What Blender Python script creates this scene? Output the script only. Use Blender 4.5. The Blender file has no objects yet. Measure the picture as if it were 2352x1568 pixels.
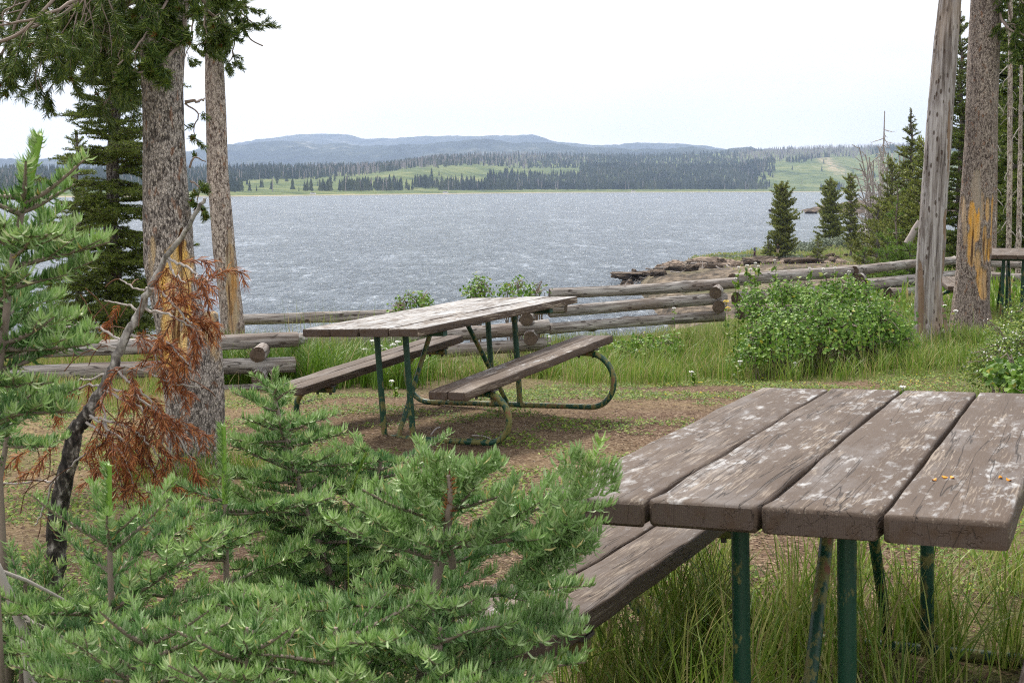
import bpy, math, random
import numpy as np
from mathutils import Vector, Matrix

SC = bpy.context.scene
HAZE, SUN_E, SKY_S, EXPO = 6.5e-5, 3.6, 1.03, 0.50
COL = SC.collection
rng = np.random.default_rng(7)
FV = 3085.0                      # focal length in 2352-px units
CAM_Z = 1.57
PITCH = math.atan((784 - 428.3) / FV)
S = 1.18
cp, sp = math.cos(PITCH), math.sin(PITCH)
RT = np.array([1., 0, 0]); FW = np.array([0, cp, -sp]); UP = np.array([0, sp, cp])
CAM = np.array([0, 0, CAM_Z])

def at(u, v, y):
    """world point at forward distance y (metres) that the photo shows at (u, v)"""
    r = RT * (u - 1176) / FV + UP * (784 - v) / FV + FW
    return CAM + r * (y / r[1])

# ------------------------------------------------------------------ numpy helpers
def ss(a, b, x):
    t = np.clip((np.asarray(x, float) - a) / (b - a), 0, 1)
    return t * t * (3 - 2 * t)

def _h(ix, iy, iz, seed):
    h = (ix.astype(np.int64) * 374761393 + iy.astype(np.int64) * 668265263 + iz.astype(np.int64) * 1274126177 + seed * 974634777) & 0xffffffff
    h = ((h ^ (h >> 13)) * 1274126177) & 0xffffffff
    h = (h ^ (h >> 16)) & 0xffffff
    return h / float(0xffffff)

def vn(x, y, z=0.0, seed=0):
    x, y, z = np.broadcast_arrays(np.asarray(x, float), np.asarray(y, float), np.asarray(z, float))
    ix, iy, iz = np.floor(x), np.floor(y), np.floor(z)
    fx, fy, fz = x - ix, y - iy, z - iz
    fx, fy, fz = [f * f * (3 - 2 * f) for f in (fx, fy, fz)]
    r = 0
    for dx in (0, 1):
        for dy in (0, 1):
            for dz in (0, 1):
                w = (fx if dx else 1 - fx) * (fy if dy else 1 - fy) * (fz if dz else 1 - fz)
                r = r + w * _h(ix + dx, iy + dy, iz + dz, seed)
    return r

def fbm(x, y, z=0.0, seed=0, oct=4):
    r = 0; a = .5; s = 1.
    for i in range(oct):
        r = r + a * vn(np.asarray(x) * s, np.asarray(y) * s, np.asarray(z) * s, seed + i); a *= .5; s *= 2.03
    return r / (1 - .5 ** oct)

def nrm(v):
    return v / np.maximum(np.linalg.norm(v, axis=-1, keepdims=True), 1e-9)

def perp(d):
    a = np.where(np.abs(d[..., 2:3]) < .9, np.array([0, 0, 1.]), np.array([1., 0, 0]))
    s = nrm(np.cross(d, a))
    return s, np.cross(s, d)

# ------------------------------------------------------------------ mesh buffer
class MB:
    def __init__(s): s.v = []; s.f = []; s.n = 0; s.a = []; s.sm = []
    def add(s, v, faces, attr=None, smooth=False):
        """v (N,3); faces list of int arrays (M,k); attr (N,3) or one colour"""
        v = np.asarray(v, float).reshape(-1, 3)
        for f in faces:
            f = np.asarray(f, int)
            if len(f):
                s.f.append(f + s.n); s.sm.append(smooth)
        s.v.append(v); s.n += len(v)
        if attr is None: attr = (0., 0., 0.)
        s.a.append(np.broadcast_to(np.asarray(attr, float), (len(v), 3)))
        return s
    def build(s, name, m=None, parent=None, loc=None, col=True):
        v = np.concatenate(s.v); a = np.concatenate(s.a)
        me = bpy.data.meshes.new(name)
        me.vertices.add(len(v))
        if loc is not None: v = v - np.asarray(loc)
        me.vertices.foreach_set('co', v.astype(np.float32).ravel())
        li = np.concatenate([f.ravel() for f in s.f]); cnt = np.concatenate([np.full(len(f), f.shape[1]) for f in s.f])
        smo = np.concatenate([np.full(len(f), q) for f, q in zip(s.f, s.sm)])
        me.loops.add(len(li)); me.loops.foreach_set('vertex_index', li.astype(np.int32))
        me.polygons.add(len(cnt))
        st = np.concatenate([[0], np.cumsum(cnt)[:-1]])
        me.polygons.foreach_set('loop_start', st.astype(np.int32))
        me.polygons.foreach_set('use_smooth', smo.astype(bool))
        if col:
            ca = me.color_attributes.new('tint', 'FLOAT_COLOR', 'POINT')
            ca.data.foreach_set('color', np.concatenate([a, np.ones((len(a), 1))], 1).astype(np.float32).ravel())
        me.update(calc_edges=True)
        if m: me.materials.append(m)
        o = bpy.data.objects.new(name, me); COL.objects.link(o)
        if loc is not None and parent is None: o.location = loc
        if parent is not None: o.parent = parent
        return o

def tube(mb, pts, rad, n=8, attr=None, cap=True, smooth=True, wob=0., seed=0):
    pts = np.asarray(pts, float); rad = np.broadcast_to(np.asarray(rad, float), (len(pts),))
    t = np.gradient(pts, axis=0); t = nrm(t)
    s, b = perp(t[0]); S_ = [s]
    for i in range(1, len(pts)):
        s = s - t[i] * np.dot(s, t[i]); s = s / np.linalg.norm(s); S_.append(s)
    S_ = np.array(S_); B = np.cross(t, S_)
    th = np.arange(n) / n * 2 * np.pi
    ring = np.cos(th)[None, :, None] * S_[:, None] + np.sin(th)[None, :, None] * B[:, None]
    r = rad[:, None] * np.ones(n)
    if wob:
        d = np.concatenate([[0], np.cumsum(np.linalg.norm(np.diff(pts, axis=0), axis=1))])
        r = r * (1 + wob * (fbm(np.cos(th)[None] * 1.3 + 7, np.sin(th)[None] * 1.3 + d[:, None] * 2.5, d[:, None] * 1.1, seed, 3) - .5) * 2)
    v = pts[:, None] + ring * r[..., None]
    m = len(pts); i = np.arange(m - 1)[:, None] * n; j = np.arange(n)[None]; j2 = (j + 1) % n
    q = np.stack([i + j, i + j2, i + n + j2, i + n + j], -1).reshape(-1, 4)
    vv = v.reshape(-1, 3); fs = [q]
    mb.add(vv, fs, attr, smooth)
    if cap:
        for k, rev in ((0, True), (m - 1, False)):
            idx = np.arange(n) if not rev else np.arange(n)[::-1]
            mb.add(v[k], [idx[None]], attr, False)
    return v

def prisms(mb, P0, P1, r0, r1, n=3, attr=None):
    """many straight tapered sticks at once"""
    P0 = np.asarray(P0, float); P1 = np.asarray(P1, float); N = len(P0)
    if not N: return
    d = nrm(P1 - P0); s, b = perp(d); th = np.arange(n) / n * 2 * np.pi
    ring = np.cos(th)[None, :, None] * s[:, None] + np.sin(th)[None, :, None] * b[:, None]
    r0 = np.broadcast_to(r0, (N,)); r1 = np.broadcast_to(r1, (N,))
    v = np.concatenate([P0[:, None] + ring * r0[:, None, None], P1[:, None] + ring * r1[:, None, None]], 1)
    j = np.arange(n); j2 = (j + 1) % n
    q = np.stack([j, j2, n + j2, n + j], -1)[None] + (np.arange(N) * 2 * n)[:, None, None]
    a = None if attr is None else (np.repeat(attr, 2 * n, axis=0) if np.ndim(attr) == 2 else attr)
    mb.add(v.reshape(-1, 3), [q.reshape(-1, 4)], a, True)

def scatter(mb, tv, tf, pos, X, Y, Z, sc, attr):
    """copies of a small template (K,3) placed with per-copy axes"""
    tv = np.asarray(tv, float); N = len(pos); K = len(tv)
    sc = np.broadcast_to(np.asarray(sc, float).reshape(-1, 1, 1), (N, 1, 1))
    v = pos[:, None] + (tv[None, :, 0:1] * X[:, None] + tv[None, :, 1:2] * Y[:, None] + tv[None, :, 2:3] * Z[:, None]) * sc
    fs = [(np.asarray(f)[None] + (np.arange(N) * K)[:, None, None]).reshape(-1, len(f[0])) for f in tf]
    mb.add(v.reshape(-1, 3), fs, np.repeat(attr, K, axis=0), False)

def rdir(n, r):
    d = r.normal(size=(n, 3)); return nrm(d)

def needles(mb, P0, P1, new, dens, nl, nw, ang=55, lift=.35, r=rng, gap_under=.5, tone=0.):
    """conifer needles along twig segments P0->P1; each needle a bent 5-vertex blade"""
    P0 = np.asarray(P0, float); P1 = np.asarray(P1, float); new = np.asarray(new, float)
    L = np.linalg.norm(P1 - P0, axis=1)
    cnt = np.maximum(1, np.round(L * dens * r.uniform(.85, 1.15, len(L)))).astype(int)
    idx = np.repeat(np.arange(len(L)), cnt); N = len(idx)
    t = r.random(N)
    p = P0[idx] + (P1 - P0)[idx] * t[:, None]
    ax = nrm(P1 - P0)[idx]
    s, b = perp(ax)
    b = np.where(b[:, 2:3] < 0, -b, b)
    phi = r.uniform(0, 2 * np.pi, N)
    # fewer needles below the twig
    low = (np.sin(phi) < 0) & (r.random(N) < gap_under); phi = np.where(low, -phi, phi)
    rad = np.cos(phi)[:, None] * s + np.sin(phi)[:, None] * b
    al = np.radians(ang + r.normal(0, 4, N))
    d = nrm(ax * np.cos(al)[:, None] + rad * np.sin(al)[:, None])
    ln = nl * r.uniform(.85, 1.08, N)
    up = np.array([0, 0, 1.]) * lift
    d2 = nrm(d + up + ax * .15)
    w = nrm(np.cross(d, rdir(N, r) + ax * .5)) * (nw * r.uniform(.8, 1.2, N) / 2)[:, None]
    m = p + d * (ln * .5)[:, None]; tip = m + d2 * (ln * .5)[:, None]
    v = np.stack([p - w * .7, p + w * .7, m + w, m - w, tip], 1)
    base = (np.arange(N) * 5)[:, None]
    q = np.array([[0, 1, 2, 3]]) + base; tr = np.array([[3, 2, 4]]) + base
    at_ = np.stack([np.clip(r.random(N) + tone, 0, 1), new[idx], r.random(N)], 1)
    mb.add(v.reshape(-1, 3), [q, tr], np.repeat(at_, 5, axis=0), False)

def blades(mb, pos, h, w, lean, tint, r=rng, curve=1.):
    """grass blades, bent, 7 verts each. pos (N,3); h,w (N,); lean amount; tint (N,3)"""
    N = len(pos)
    a = r.uniform(0, 2 * np.pi, N); ld = np.stack([np.cos(a), np.sin(a), np.zeros(N)], 1)
    b = a + r.uniform(.8, 2.3, N); wd = np.stack([np.cos(b), np.sin(b), np.zeros(N)], 1)
    lean = lean * r.uniform(.2, 1.3, N)
    out = []
    for t, wf in ((0, .8), (.4, 1.), (.75, .7), (1., 0)):
        c = pos + np.array([0, 0, 1.]) * (h * (t - .25 * curve * lean * t * t))[:, None] + ld * (h * lean * t ** 1.8)[:, None]
        if wf > 0:
            ww = wd * (w * wf / 2)[:, None]; out += [c - ww, c + ww]
        else: out.append(c)
    v = np.stack(out, 1); base = (np.arange(N) * 7)[:, None]
    mb.add(v.reshape(-1, 3), [np.concatenate([np.array([[0, 1, 3, 2]]) + base, np.array([[2, 3, 5, 4]]) + base]), np.array([[4, 5, 6]]) + base],
           np.repeat(tint, 7, axis=0), False)

# ------------------------------------------------------------------ scene graph helpers
def tag(o, label=None, cat=None, group=None, kind=None):
    if label: o['label'] = label
    if cat: o['category'] = cat
    if group: o['group'] = group
    if kind: o['kind'] = kind
    return o

def empty(name, label, cat, loc, group=None):
    o = bpy.data.objects.new(name, None); COL.objects.link(o)
    o.location = tuple(float(c) for c in loc); o.empty_display_size = .1
    return tag(o, label, cat, group)

def part(mb, name, m, root, **kw):
    o = mb.build(name, m, None, loc=tuple(root.location), **kw)
    o.location = (0, 0, 0); o.parent = root
    return o

# ------------------------------------------------------------------ material helpers
class G:
    def __init__(s, name):
        s.m = bpy.data.materials.new(name); s.m.use_nodes = True; s.t = s.m.node_tree; s.t.nodes.clear()
        s.out = s.n('ShaderNodeOutputMaterial')
    def n(s, ty, ins=None, **props):
        x = s.t.nodes.new(ty)
        for k, v in props.items(): setattr(x, k, v)
        for k, v in (ins or {}).items(): s.set(x.inputs[k], v)
        return x
    def set(s, sock, v):
        if isinstance(v, bpy.types.NodeSocket): s.t.links.new(v, sock)
        elif isinstance(v, bpy.types.Node): s.t.links.new(v.outputs[0], sock)
        else:
            if sock.type == 'RGBA' and len(v) == 3: v = (*v, 1)
            sock.default_value = v
    def obj(s): return s.n('ShaderNodeTexCoord').outputs['Object']
    def geo(s): return s.n('ShaderNodeNewGeometry').outputs['Position']
    def tint(s):
        a = s.n('ShaderNodeAttribute', attribute_name='tint'); q = s.n('ShaderNodeSeparateColor', {0: a.outputs['Color']})
        return q.outputs[0], q.outputs[1], q.outputs[2]
    def map(s, v, scale=(1, 1, 1), loc=(0, 0, 0), rot=(0, 0, 0)):
        return s.n('ShaderNodeMapping', {'Vector': v, 'Scale': scale, 'Location': loc, 'Rotation': rot}).outputs[0]
    def noise(s, v, sc, det=4, rough=.55, dist=0.):
        return s.n('ShaderNodeTexNoise', {'Vector': v, 'Scale': sc, 'Detail': det, 'Roughness': rough, 'Distortion': dist}).outputs[0]
    def voro(s, v, sc, feature='F1', out='Distance', rand=1.):
        x = s.n('ShaderNodeTexVoronoi', {'Vector': v, 'Scale': sc, 'Randomness': rand}, feature=feature); return x.outputs[out]
    def ramp(s, f, stops, interp='LINEAR'):
        x = s.n('ShaderNodeValToRGB', {0: f}); cr = x.color_ramp; cr.interpolation = interp
        while len(cr.elements) < len(stops): cr.elements.new(.5)
        for e, (p, c) in zip(cr.elements, stops):
            e.position = p
            e.color = (c, c, c, 1) if not hasattr(c, '__len__') else (*c, 1)
        return x.outputs[0]
    def mix(s, f, a, b, mode='MIX'):
        x = s.n('ShaderNodeMix', data_type='RGBA', blend_type=mode)
        s.set(x.inputs[0], f); s.set(x.inputs[6], a); s.set(x.inputs[7], b); return x.outputs[2]
    def ma(s, op, a, b=None, c=None, clamp=False):
        x = s.n('ShaderNodeMath', operation=op); x.use_clamp = clamp
        s.set(x.inputs[0], a)
        if b is not None: s.set(x.inputs[1], b)
        if c is not None: s.set(x.inputs[2], c)
        return x.outputs[0]
    def bump(s, h, st=.5, d=.01, nm=None):
        ins = {'Height': h, 'Strength': st, 'Distance': d}
        if nm is not None: ins['Normal'] = nm
        return s.n('ShaderNodeBump', ins).outputs[0]
    def bsdf(s, col, rough=.8, nm=None, spec=.3, **kw):
        ins = {'Base Color': col, 'Roughness': rough, 'Specular IOR Level': spec}
        if nm is not None: ins['Normal'] = nm
        ins.update(kw)
        return s.n('ShaderNodeBsdfPrincipled', ins).outputs[0]
    def done(s, sh): s.t.links.new(sh, s.out.inputs[0]); return s.m

def simple(name, c, rough=.7, spec=.3):
    g = G(name); n = g.noise(g.obj(), 12, 3)
    c2 = tuple(x * .7 for x in c)
    return g.done(g.bsdf(g.mix(n, c2, c), rough, spec=spec))

def leafmat(name, stops, new=None, trans=.3, rough=.5, hot=None, patch=None):
    """tint.r picks the shade, tint.g mixes in new growth"""
    g = G(name); r_, n_, b_ = g.tint()
    c = g.ramp(r_, stops)
    if patch:                                   # slow variation over the plant
        c = g.mix(g.ramp(g.noise(g.geo(), patch[0], 2), [(.4, 0.), (.62, 1.)]), c, g.mix(.75, c, patch[1]))
    if hot: c = g.mix(g.ramp(b_, [(hot[0], 0.), (hot[0] + .01, 1.)]), c, hot[1])
    if new: c = g.mix(n_, c, g.ramp(b_, new))
    sh = g.bsdf(c, rough, spec=.35)
    tr = g.n('ShaderNodeBsdfTranslucent', {'Color': c}).outputs[0]
    mx = g.n('ShaderNodeMixShader', {0: trans, 1: sh, 2: tr}).outputs[0]
    return g.done(mx)

def plank_mat(name, white=.5, seed=0., wear=.38, dark=.52):
    g = G(name); o = g.obj(); pid, en, _ = g.tint()
    off = g.n('ShaderNodeCombineXYZ', {0: g.ma('MULTIPLY', pid, 37.), 1: g.ma('MULTIPLY', pid, 11.), 2: seed}).outputs[0]
    p = g.n('ShaderNodeVectorMath', {0: o, 1: off}, operation='ADD').outputs[0]
    grain = g.noise(g.map(p, (3.5, 60, 60)), 1., 6, .65)
    gr2 = g.noise(g.map(p, (9, 170, 170)), 1., 4, .7)
    base = g.mix(g.noise(g.map(p, (1.2, 5, 5)), 1., 4), tuple(dark * x for x in (.07, .045, .035)), tuple(dark * x for x in (.18, .125, .092)))
    base = g.mix(g.ma('MULTIPLY', grain, .45), base, (.125, .088, .066))
    worn = g.ramp(g.ma('ADD', g.ma('MULTIPLY', gr2, .55), g.ma('MULTIPLY', g.noise(g.map(p, (2.2, 9, 9)), 1., 5, .6), .5)), [(.57, 0.), (.64, 1.)])
    base = g.mix(g.ma('MULTIPLY', worn, wear), base, (.46, .39, .32))
    # droppings and lichen blotches, only on upward faces
    nrmz = g.n('ShaderNodeSeparateXYZ', {0: g.n('ShaderNodeTexCoord').outputs['Normal']}).outputs[2]
    upf = g.ramp(nrmz, [(.55, 0.), (.85, 1.)])
    bl = g.noise(g.map(p, (12, 34, 30), rot=(0, 0, .2)), 1., 5, .68, .15)
    cl = g.noise(g.map(p, (1.7, 4, 4)), 1., 2)
    lo = .70 - .15 * white
    spot = g.ramp(g.ma('ADD', g.ma('MULTIPLY', bl, .72), g.ma('MULTIPLY', cl, .36)), [(lo - .03, 0.), (lo + .08, 1.)])
    wc = g.mix(g.noise(p, 14, 2), (.36, .40, .47), (.62, .60, .57))
    base = g.mix(g.ma('MULTIPLY', g.ramp(g.noise(g.map(p, (2.6, 8, 8)), 1., 5, .7), [(.48, 0.), (.70, .30)]), upf), base, (.30, .30, .32))
    base = g.mix(g.ma('MULTIPLY', g.ma('MULTIPLY', spot, upf), g.ramp(g.noise(p, 5, 2), [(.3, .25), (.65, .85)])), base, wc)
    # drying cracks along the grain
    ck = g.noise(g.map(p, (1.1, 26, 26)), 1., 3, .5, .4)
    ckm = g.ramp(g.ma('ABSOLUTE', g.ma('SUBTRACT', ck, .5)), [(.0, 1.), (.013, 0.)])
    gate = g.ramp(g.noise(g.map(p, (1.4, 6, 6)), 1., 2), [(.42, 0.), (.5, 1.)])
    ckm = g.ma('MULTIPLY', ckm, gate)
    base = g.mix(g.ma('MULTIPLY', ckm, .85), base, (.018, .012, .010))
    # end grain: rings
    rings = g.n('ShaderNodeTexWave', {'Vector': g.map(p, (0, 1, 1), loc=(0, .03, .09)), 'Scale': 75., 'Distortion': 1.5, 'Detail': 2., 'Detail Scale': 8.}, wave_type='RINGS', rings_direction='X').outputs[1]
    stain = g.ramp(g.noise(p, 22, 4), [(.5, 0.), (.62, 1.)])
    endc = g.mix(g.ma('MULTIPLY', rings, .35), (.10, .072, .060), (.048, .034, .028))
    endc = g.mix(g.ma('MULTIPLY', stain, .6), endc, (.07, .04, .022))
    ec = g.voro(g.map(p, (0, 16, 5)), 1., 'DISTANCE_TO_EDGE')
    endc = g.mix(g.ma('MULTIPLY', g.ma('MULTIPLY', g.ramp(ec, [(.0, 1.), (.014, 0.)]), g.ramp(g.noise(g.map(p, (0, 9, 9)), 1., 2), [(.48, 0.), (.55, 1.)])), .8), endc, (.015, .01, .008))
    col = g.mix(en, base, endc)
    h = g.ma('SUBTRACT', g.ma('ADD', g.ma('MULTIPLY', grain, .5), g.ma('MULTIPLY', gr2, .5)), g.ma('MULTIPLY', ckm, 2.))
    return g.done(g.bsdf(col, .72, g.bump(h, .55, .004), .35))

def bark_mat(name, dark, mid, light, scale=1., wood=(.62, .30, .06), wood2=(.55, .42, .28)):
    g = G(name); o = g.obj(); w, q, _ = g.tint()
    p = g.map(o, (1, 1, .42))
    n1 = g.noise(p, 38 * scale, 4, .65, .8)
    vc = g.n('ShaderNodeSeparateColor', {0: g.voro(g.map(o, (1, 1, .5)), 100 * scale, 'F1', 'Color')}).outputs[0]
    ve = g.voro(g.map(o, (1, 1, .5)), 100 * scale, 'DISTANCE_TO_EDGE')
    n2 = g.noise(p, 120 * scale, 3, .6)
    f = g.ma('ADD', g.ma('MULTIPLY', n1, .95), g.ma('ADD', g.ma('MULTIPLY', vc, .26), g.ma('MULTIPLY', n2, .30)))
    c = g.ramp(f, [(.58, dark), (.67, mid), (.76, light), (.92, tuple(min(1, x * 1.5) for x in light))])
    c = g.mix(g.ramp(ve, [(.0, .35), (.12, 0.)]), c, dark)
    c = g.mix(g.ramp(g.noise(g.map(o, (1, 1, .25)), 3.2 * scale, 3), [(.42, 0.), (.62, .35)]), c, dark)
    c = g.mix(g.ramp(g.noise(g.map(o, (1, 1, .4)), 26 * scale, 2), [(.62, 0.), (.68, .5)]), c, (.30, .13, .06))
    f = g.ma('SUBTRACT', f, g.ramp(ve, [(.0, .4), (.12, 0.)]))
    st = g.noise(g.map(o, (26, 26, 1.6)), 1., 4, .6)
    wc = g.mix(g.ramp(g.noise(g.map(o, (9, 9, 2.)), 1., 3), [(.4, 0.), (.6, 1.)]), wood, wood2)
    wc = g.mix(g.ramp(g.noise(g.map(o, (60, 60, 3)), 1., 4, .7), [(.45, 0.), (.65, .6)]), wc, (.80, .62, .36))
    wc = g.mix(g.ramp(st, [(.40, 1.), (.50, 0.)]), wc, (.12, .055, .025))
    wc = g.mix(g.ma('MULTIPLY', q, 1.), wc, (.40, .36, .33))
    c = g.mix(w, c, wc)
    h = f
    return g.done(g.bsdf(c, .9, g.bump(h, .9, .012), .15))

def snagwood_mat():
    g = G('silver_deadwood'); o = g.obj(); w, q, _ = g.tint()
    st = g.noise(g.map(o, (30, 30, 1.4)), 1., 6, .65)
    c = g.ramp(st, [(.34, (.05, .04, .038)), (.44, (.22, .19, .185)), (.54, (.36, .33, .335)), (.72, (.50, .47, .475))])
    c = g.mix(g.ramp(g.noise(g.map(o, (3, 3, .7)), 1., 3), [(.52, 0.), (.66, .6)]), c, (.32, .22, .14))
    c = g.mix(g.ramp(g.noise(g.map(o, (14, 14, 2.2)), 1., 5, .7), [(.50, 0.), (.64, .7)]), c, (.11, .085, .075))
    pits = g.voro(g.map(o, (1, 1, .36)), 22, 'F1')
    pm = g.ramp(pits, [(.16, 1.), (.26, 0.)])
    pm = g.ma('MULTIPLY', pm, g.ramp(g.noise(g.map(o, (1, 1, .5)), 5, 2), [(.40, 0.), (.50, 1.)]))
    c = g.mix(g.ma('MULTIPLY', pm, .85), c, (.06, .035, .025))
    c = g.mix(w, c, g.mix(st, (.12, .07, .045), (.34, .24, .18)))
    h = g.ma('SUBTRACT', st, pm)
    return g.done(g.bsdf(c, .75, g.bump(h, .8, .012), .2))

def log_mat():
    g = G('weathered_rail_log'); o = g.obj(); pid, en, _ = g.tint()
    off = g.n('ShaderNodeCombineXYZ', {0: g.ma('MULTIPLY', pid, 31.), 1: g.ma('MULTIPLY', pid, 17.), 2: 0.}).outputs[0]
    p = g.n('ShaderNodeVectorMath', {0: o, 1: off}, operation='ADD').outputs[0]
    st = g.noise(g.map(p, (2.2, 45, 45)), 1., 6, .65)
    c = g.ramp(st, [(.32, (.07, .06, .055)), (.46, (.23, .21, .20)), (.58, (.40, .38, .37)), (.75, (.56, .54, .53))])
    c = g.mix(g.ramp(g.noise(g.map(p, (1.3, 5, 5)), 1., 3), [(.42, 0.), (.66, .65)]), c, (.17, .125, .10))
    kn = g.voro(g.map(p, (5.5, 14, 14)), 1., 'F1')
    km = g.ma('MULTIPLY', g.ramp(kn, [(.14, 1.), (.21, 0.)]), g.ramp(g.noise(p, 3, 2), [(.4, 0.), (.5, 1.)]))
    c = g.mix(g.ma('MULTIPLY', km, .8), c, (.045, .03, .024))
    ck = g.noise(g.map(p, (.9, 11, 11)), 1., 2, .5, .3)
    ckm = g.ramp(g.ma('ABSOLUTE', g.ma('SUBTRACT', ck, .5)), [(.0, 1.), (.012, 0.)])
    c = g.mix(g.ma('MULTIPLY', ckm, .9), c, (.02, .015, .012))
    rg = g.n('ShaderNodeTexWave', {'Vector': g.map(o, (0, 1, 1)), 'Scale': 60., 'Distortion': 2., 'Detail': 2.}, wave_type='RINGS', rings_direction='X').outputs[1]
    ec = g.mix(g.ma('MULTIPLY', rg, .7), (.125, .092, .072), (.05, .036, .028))
    ec = g.mix(g.ramp(g.voro(g.map(o, (0, 14, 14)), 1., 'DISTANCE_TO_EDGE'), [(.0, .9), (.03, 0.)]), ec, (.01, .008, .006))
    c = g.mix(en, c, ec)
    return g.done(g.bsdf(c, .85, g.bump(g.ma('SUBTRACT', st, g.ma('MULTIPLY', g.ma('ADD', km, ckm), .8)), .7, .008), .2))

def metal_mat():
    g = G('chipped_green_pipe_paint'); o = g.geo(); worn, _, _ = g.tint()
    n = g.ma('ADD', g.ma('MULTIPLY', g.noise(g.map(o, (1, 1, .5)), 24, 5, .65), .8), g.ma('MULTIPLY', worn, .34))
    green = g.mix(g.noise(o, 9, 3), (.007, .040, .024), (.014, .070, .044))
    c = g.mix(g.ramp(n, [(.515, 0.), (.555, 1.)]), green, (.15, .15, .05))
    c = g.mix(g.ramp(n, [(.60, 0.), (.66, 1.)]), c, (.19, .09, .055))
    return g.done(g.bsdf(c, g.ramp(n, [(.5, .42), (.66, .8)]), g.bump(n, .3, .003), .4))

def ground_mat():
    g = G('dirt_and_litter'); p = g.geo(); green, sand, dry = g.tint()
    n1 = g.noise(p, 1.1, 4, .6); n2 = g.noise(p, 9, 5, .7); n3 = g.noise(p, 60, 4, .7)
    c = g.ramp(n1, [(.35, (.055, .030, .019)), (.5, (.10, .058, .037)), (.65, (.15, .098, .065))])
    c = g.mix(g.ma('MULTIPLY', n2, .55), c, (.125, .084, .058))
    c = g.mix(g.ramp(g.noise(p, .45, 4, .6), [(.42, 0.), (.6, .55)]), c, (.075, .048, .034))
    vo = g.voro(p, 85, 'F1', 'Color')
    vs = g.n('ShaderNodeSeparateColor', {0: vo}).outputs[0]
    c = g.mix(g.ma('MULTIPLY', g.ramp(vs, [(.66, 0.), (.95, 1.)]), .6), c, (.38, .30, .22))
    c = g.mix(g.ramp(vs, [(.05, .75), (.28, 0.)]), c, (.055, .032, .024))
    c = g.mix(g.ramp(n3, [(.55, 0.), (.7, .5)]), c, (.34, .26, .20))
    dryc = g.mix(n2, (.20, .145, .07), (.33, .26, .15))
    c = g.mix(g.ma('MULTIPLY', dry, g.ramp(n2, [(.35, .2), (.6, .9)])), c, dryc)
    gc = g.mix(n2, (.045, .075, .018), (.12, .15, .04))
    c = g.mix(g.ma('MULTIPLY', green, g.ramp(g.ma('ADD', n2, g.ma('MULTIPLY', n3, .4)), [(.5, .25), (.75, 1.)])), c, gc)
    sc = g.ramp(g.ma('ADD', g.ma('MULTIPLY', g.noise(g.map(p, (1, .5, 1)), .30, 6, .7), .5), g.ma('MULTIPLY', g.noise(g.map(p, (1, .4, 2)), 1.4, 4, .7), .5)), [(.40, (.03, .026, .023)), (.5, (.11, .088, .068)), (.60, (.24, .195, .15))])
    c = g.mix(sand, c, sc)
    h = g.ma('ADD', g.ma('MULTIPLY', n3, .5), g.ma('MULTIPLY', g.voro(p, 70), -.6))
    return g.done(g.bsdf(c, .95, g.bump(h, .8, .02), .1))

def water_mat():
    g = G('wind_rippled_lake'); p = g.geo()
    q = g.map(p, (1, .8, 1), rot=(0, 0, .12))
    w1 = g.noise(q, 1.3, 3, .6, .5); w2 = g.noise(q, .33, 3, .6, .5)
    g2 = g.noise(g.map(p, (.40, .12, 1), rot=(0, 0, .06)), 1., 6, .68, .3)
    g3 = g.noise(g.map(p, (.06, .018, 1)), 1., 6, .7, .3)
    g4 = g.noise(g.map(p, (1.3, .30, 1)), 1., 4, .7, .2)
    gf = g.ma('ADD', g.ma('MULTIPLY', g2, .40), g.ma('ADD', g.ma('MULTIPLY', g3, .28), g.ma('MULTIPLY', g4, .32)))
    amp = g.ramp(gf, [(.43, .12), (.5, .55), (.57, 1.5)])
    h = g.ma('ADD', g.ma('MULTIPLY', w1, .2), g.ma('MULTIPLY', w2, 1.1))
    h = g.ma('MULTIPLY', h, amp)
    nm = g.bump(h, 1., 1.7)
    c = g.mix(g2, (.12, .15, .185), (.20, .24, .285))
    sh = g.n('ShaderNodeBsdfPrincipled', {'Base Color': c, 'Roughness': .15, 'IOR': 1.33, 'Specular IOR Level': .5, 'Normal': nm}).outputs[0]
    return g.done(sh)

M = {}
M['table1'] = plank_mat('brown_painted_plank', .62, 0.)
M['table2'] = plank_mat('brown_painted_plank_spattered', 1.45, 3., .9)
M['table3'] = plank_mat('brown_painted_plank_clean', .1, 5.)
M['bench'] = plank_mat('brown_painted_bench_plank', .35, 9., .35, .55)
M['metal'] = metal_mat()
M['bark1'] = bark_mat('flaky_pine_bark', (.08, .070, .066), (.20, .175, .165), (.40, .36, .335), 1., (.95, .56, .11), (.85, .60, .27))
M['bark2'] = bark_mat('pale_pine_bark', (.10, .075, .068), (.27, .215, .19), (.47, .40, .36), .8, (.55, .27, .07), (.45, .36, .25))
M['bark3'] = bark_mat('brown_pine_bark', (.08, .06, .055), (.20, .16, .145), (.36, .30, .27), 1.2, (.95, .47, .07), (.62, .40, .22))
M['bark4'] = bark_mat('dark_fir_bark', (.03, .026, .025), (.10, .085, .08), (.20, .18, .17), .7)
M['snag'] = snagwood_mat()
M['log'] = log_mat()
M['ground'] = ground_mat()
M['water'] = water_mat()
M['twig'] = simple('grey_brown_twig', (.28, .22, .19))
M['twigpale'] = simple('pale_grey_twig', (.42, .38, .36))
M['twigdark'] = simple('blackish_twig', (.10, .085, .08))
M['fir'] = leafmat('young_fir_needles', [(0., (.035, .10, .018)), (.4, (.125, .26, .068)), (.75, (.28, .45, .17)), (1., (.50, .62, .38))],
                   [(0., (.22, .39, .06)), (.6, (.40, .56, .20)), (1., (.62, .70, .42))], .12, .42, hot=(.972, (.60, .44, .16)), patch=(2.2, (.10, .21, .09)))
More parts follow.
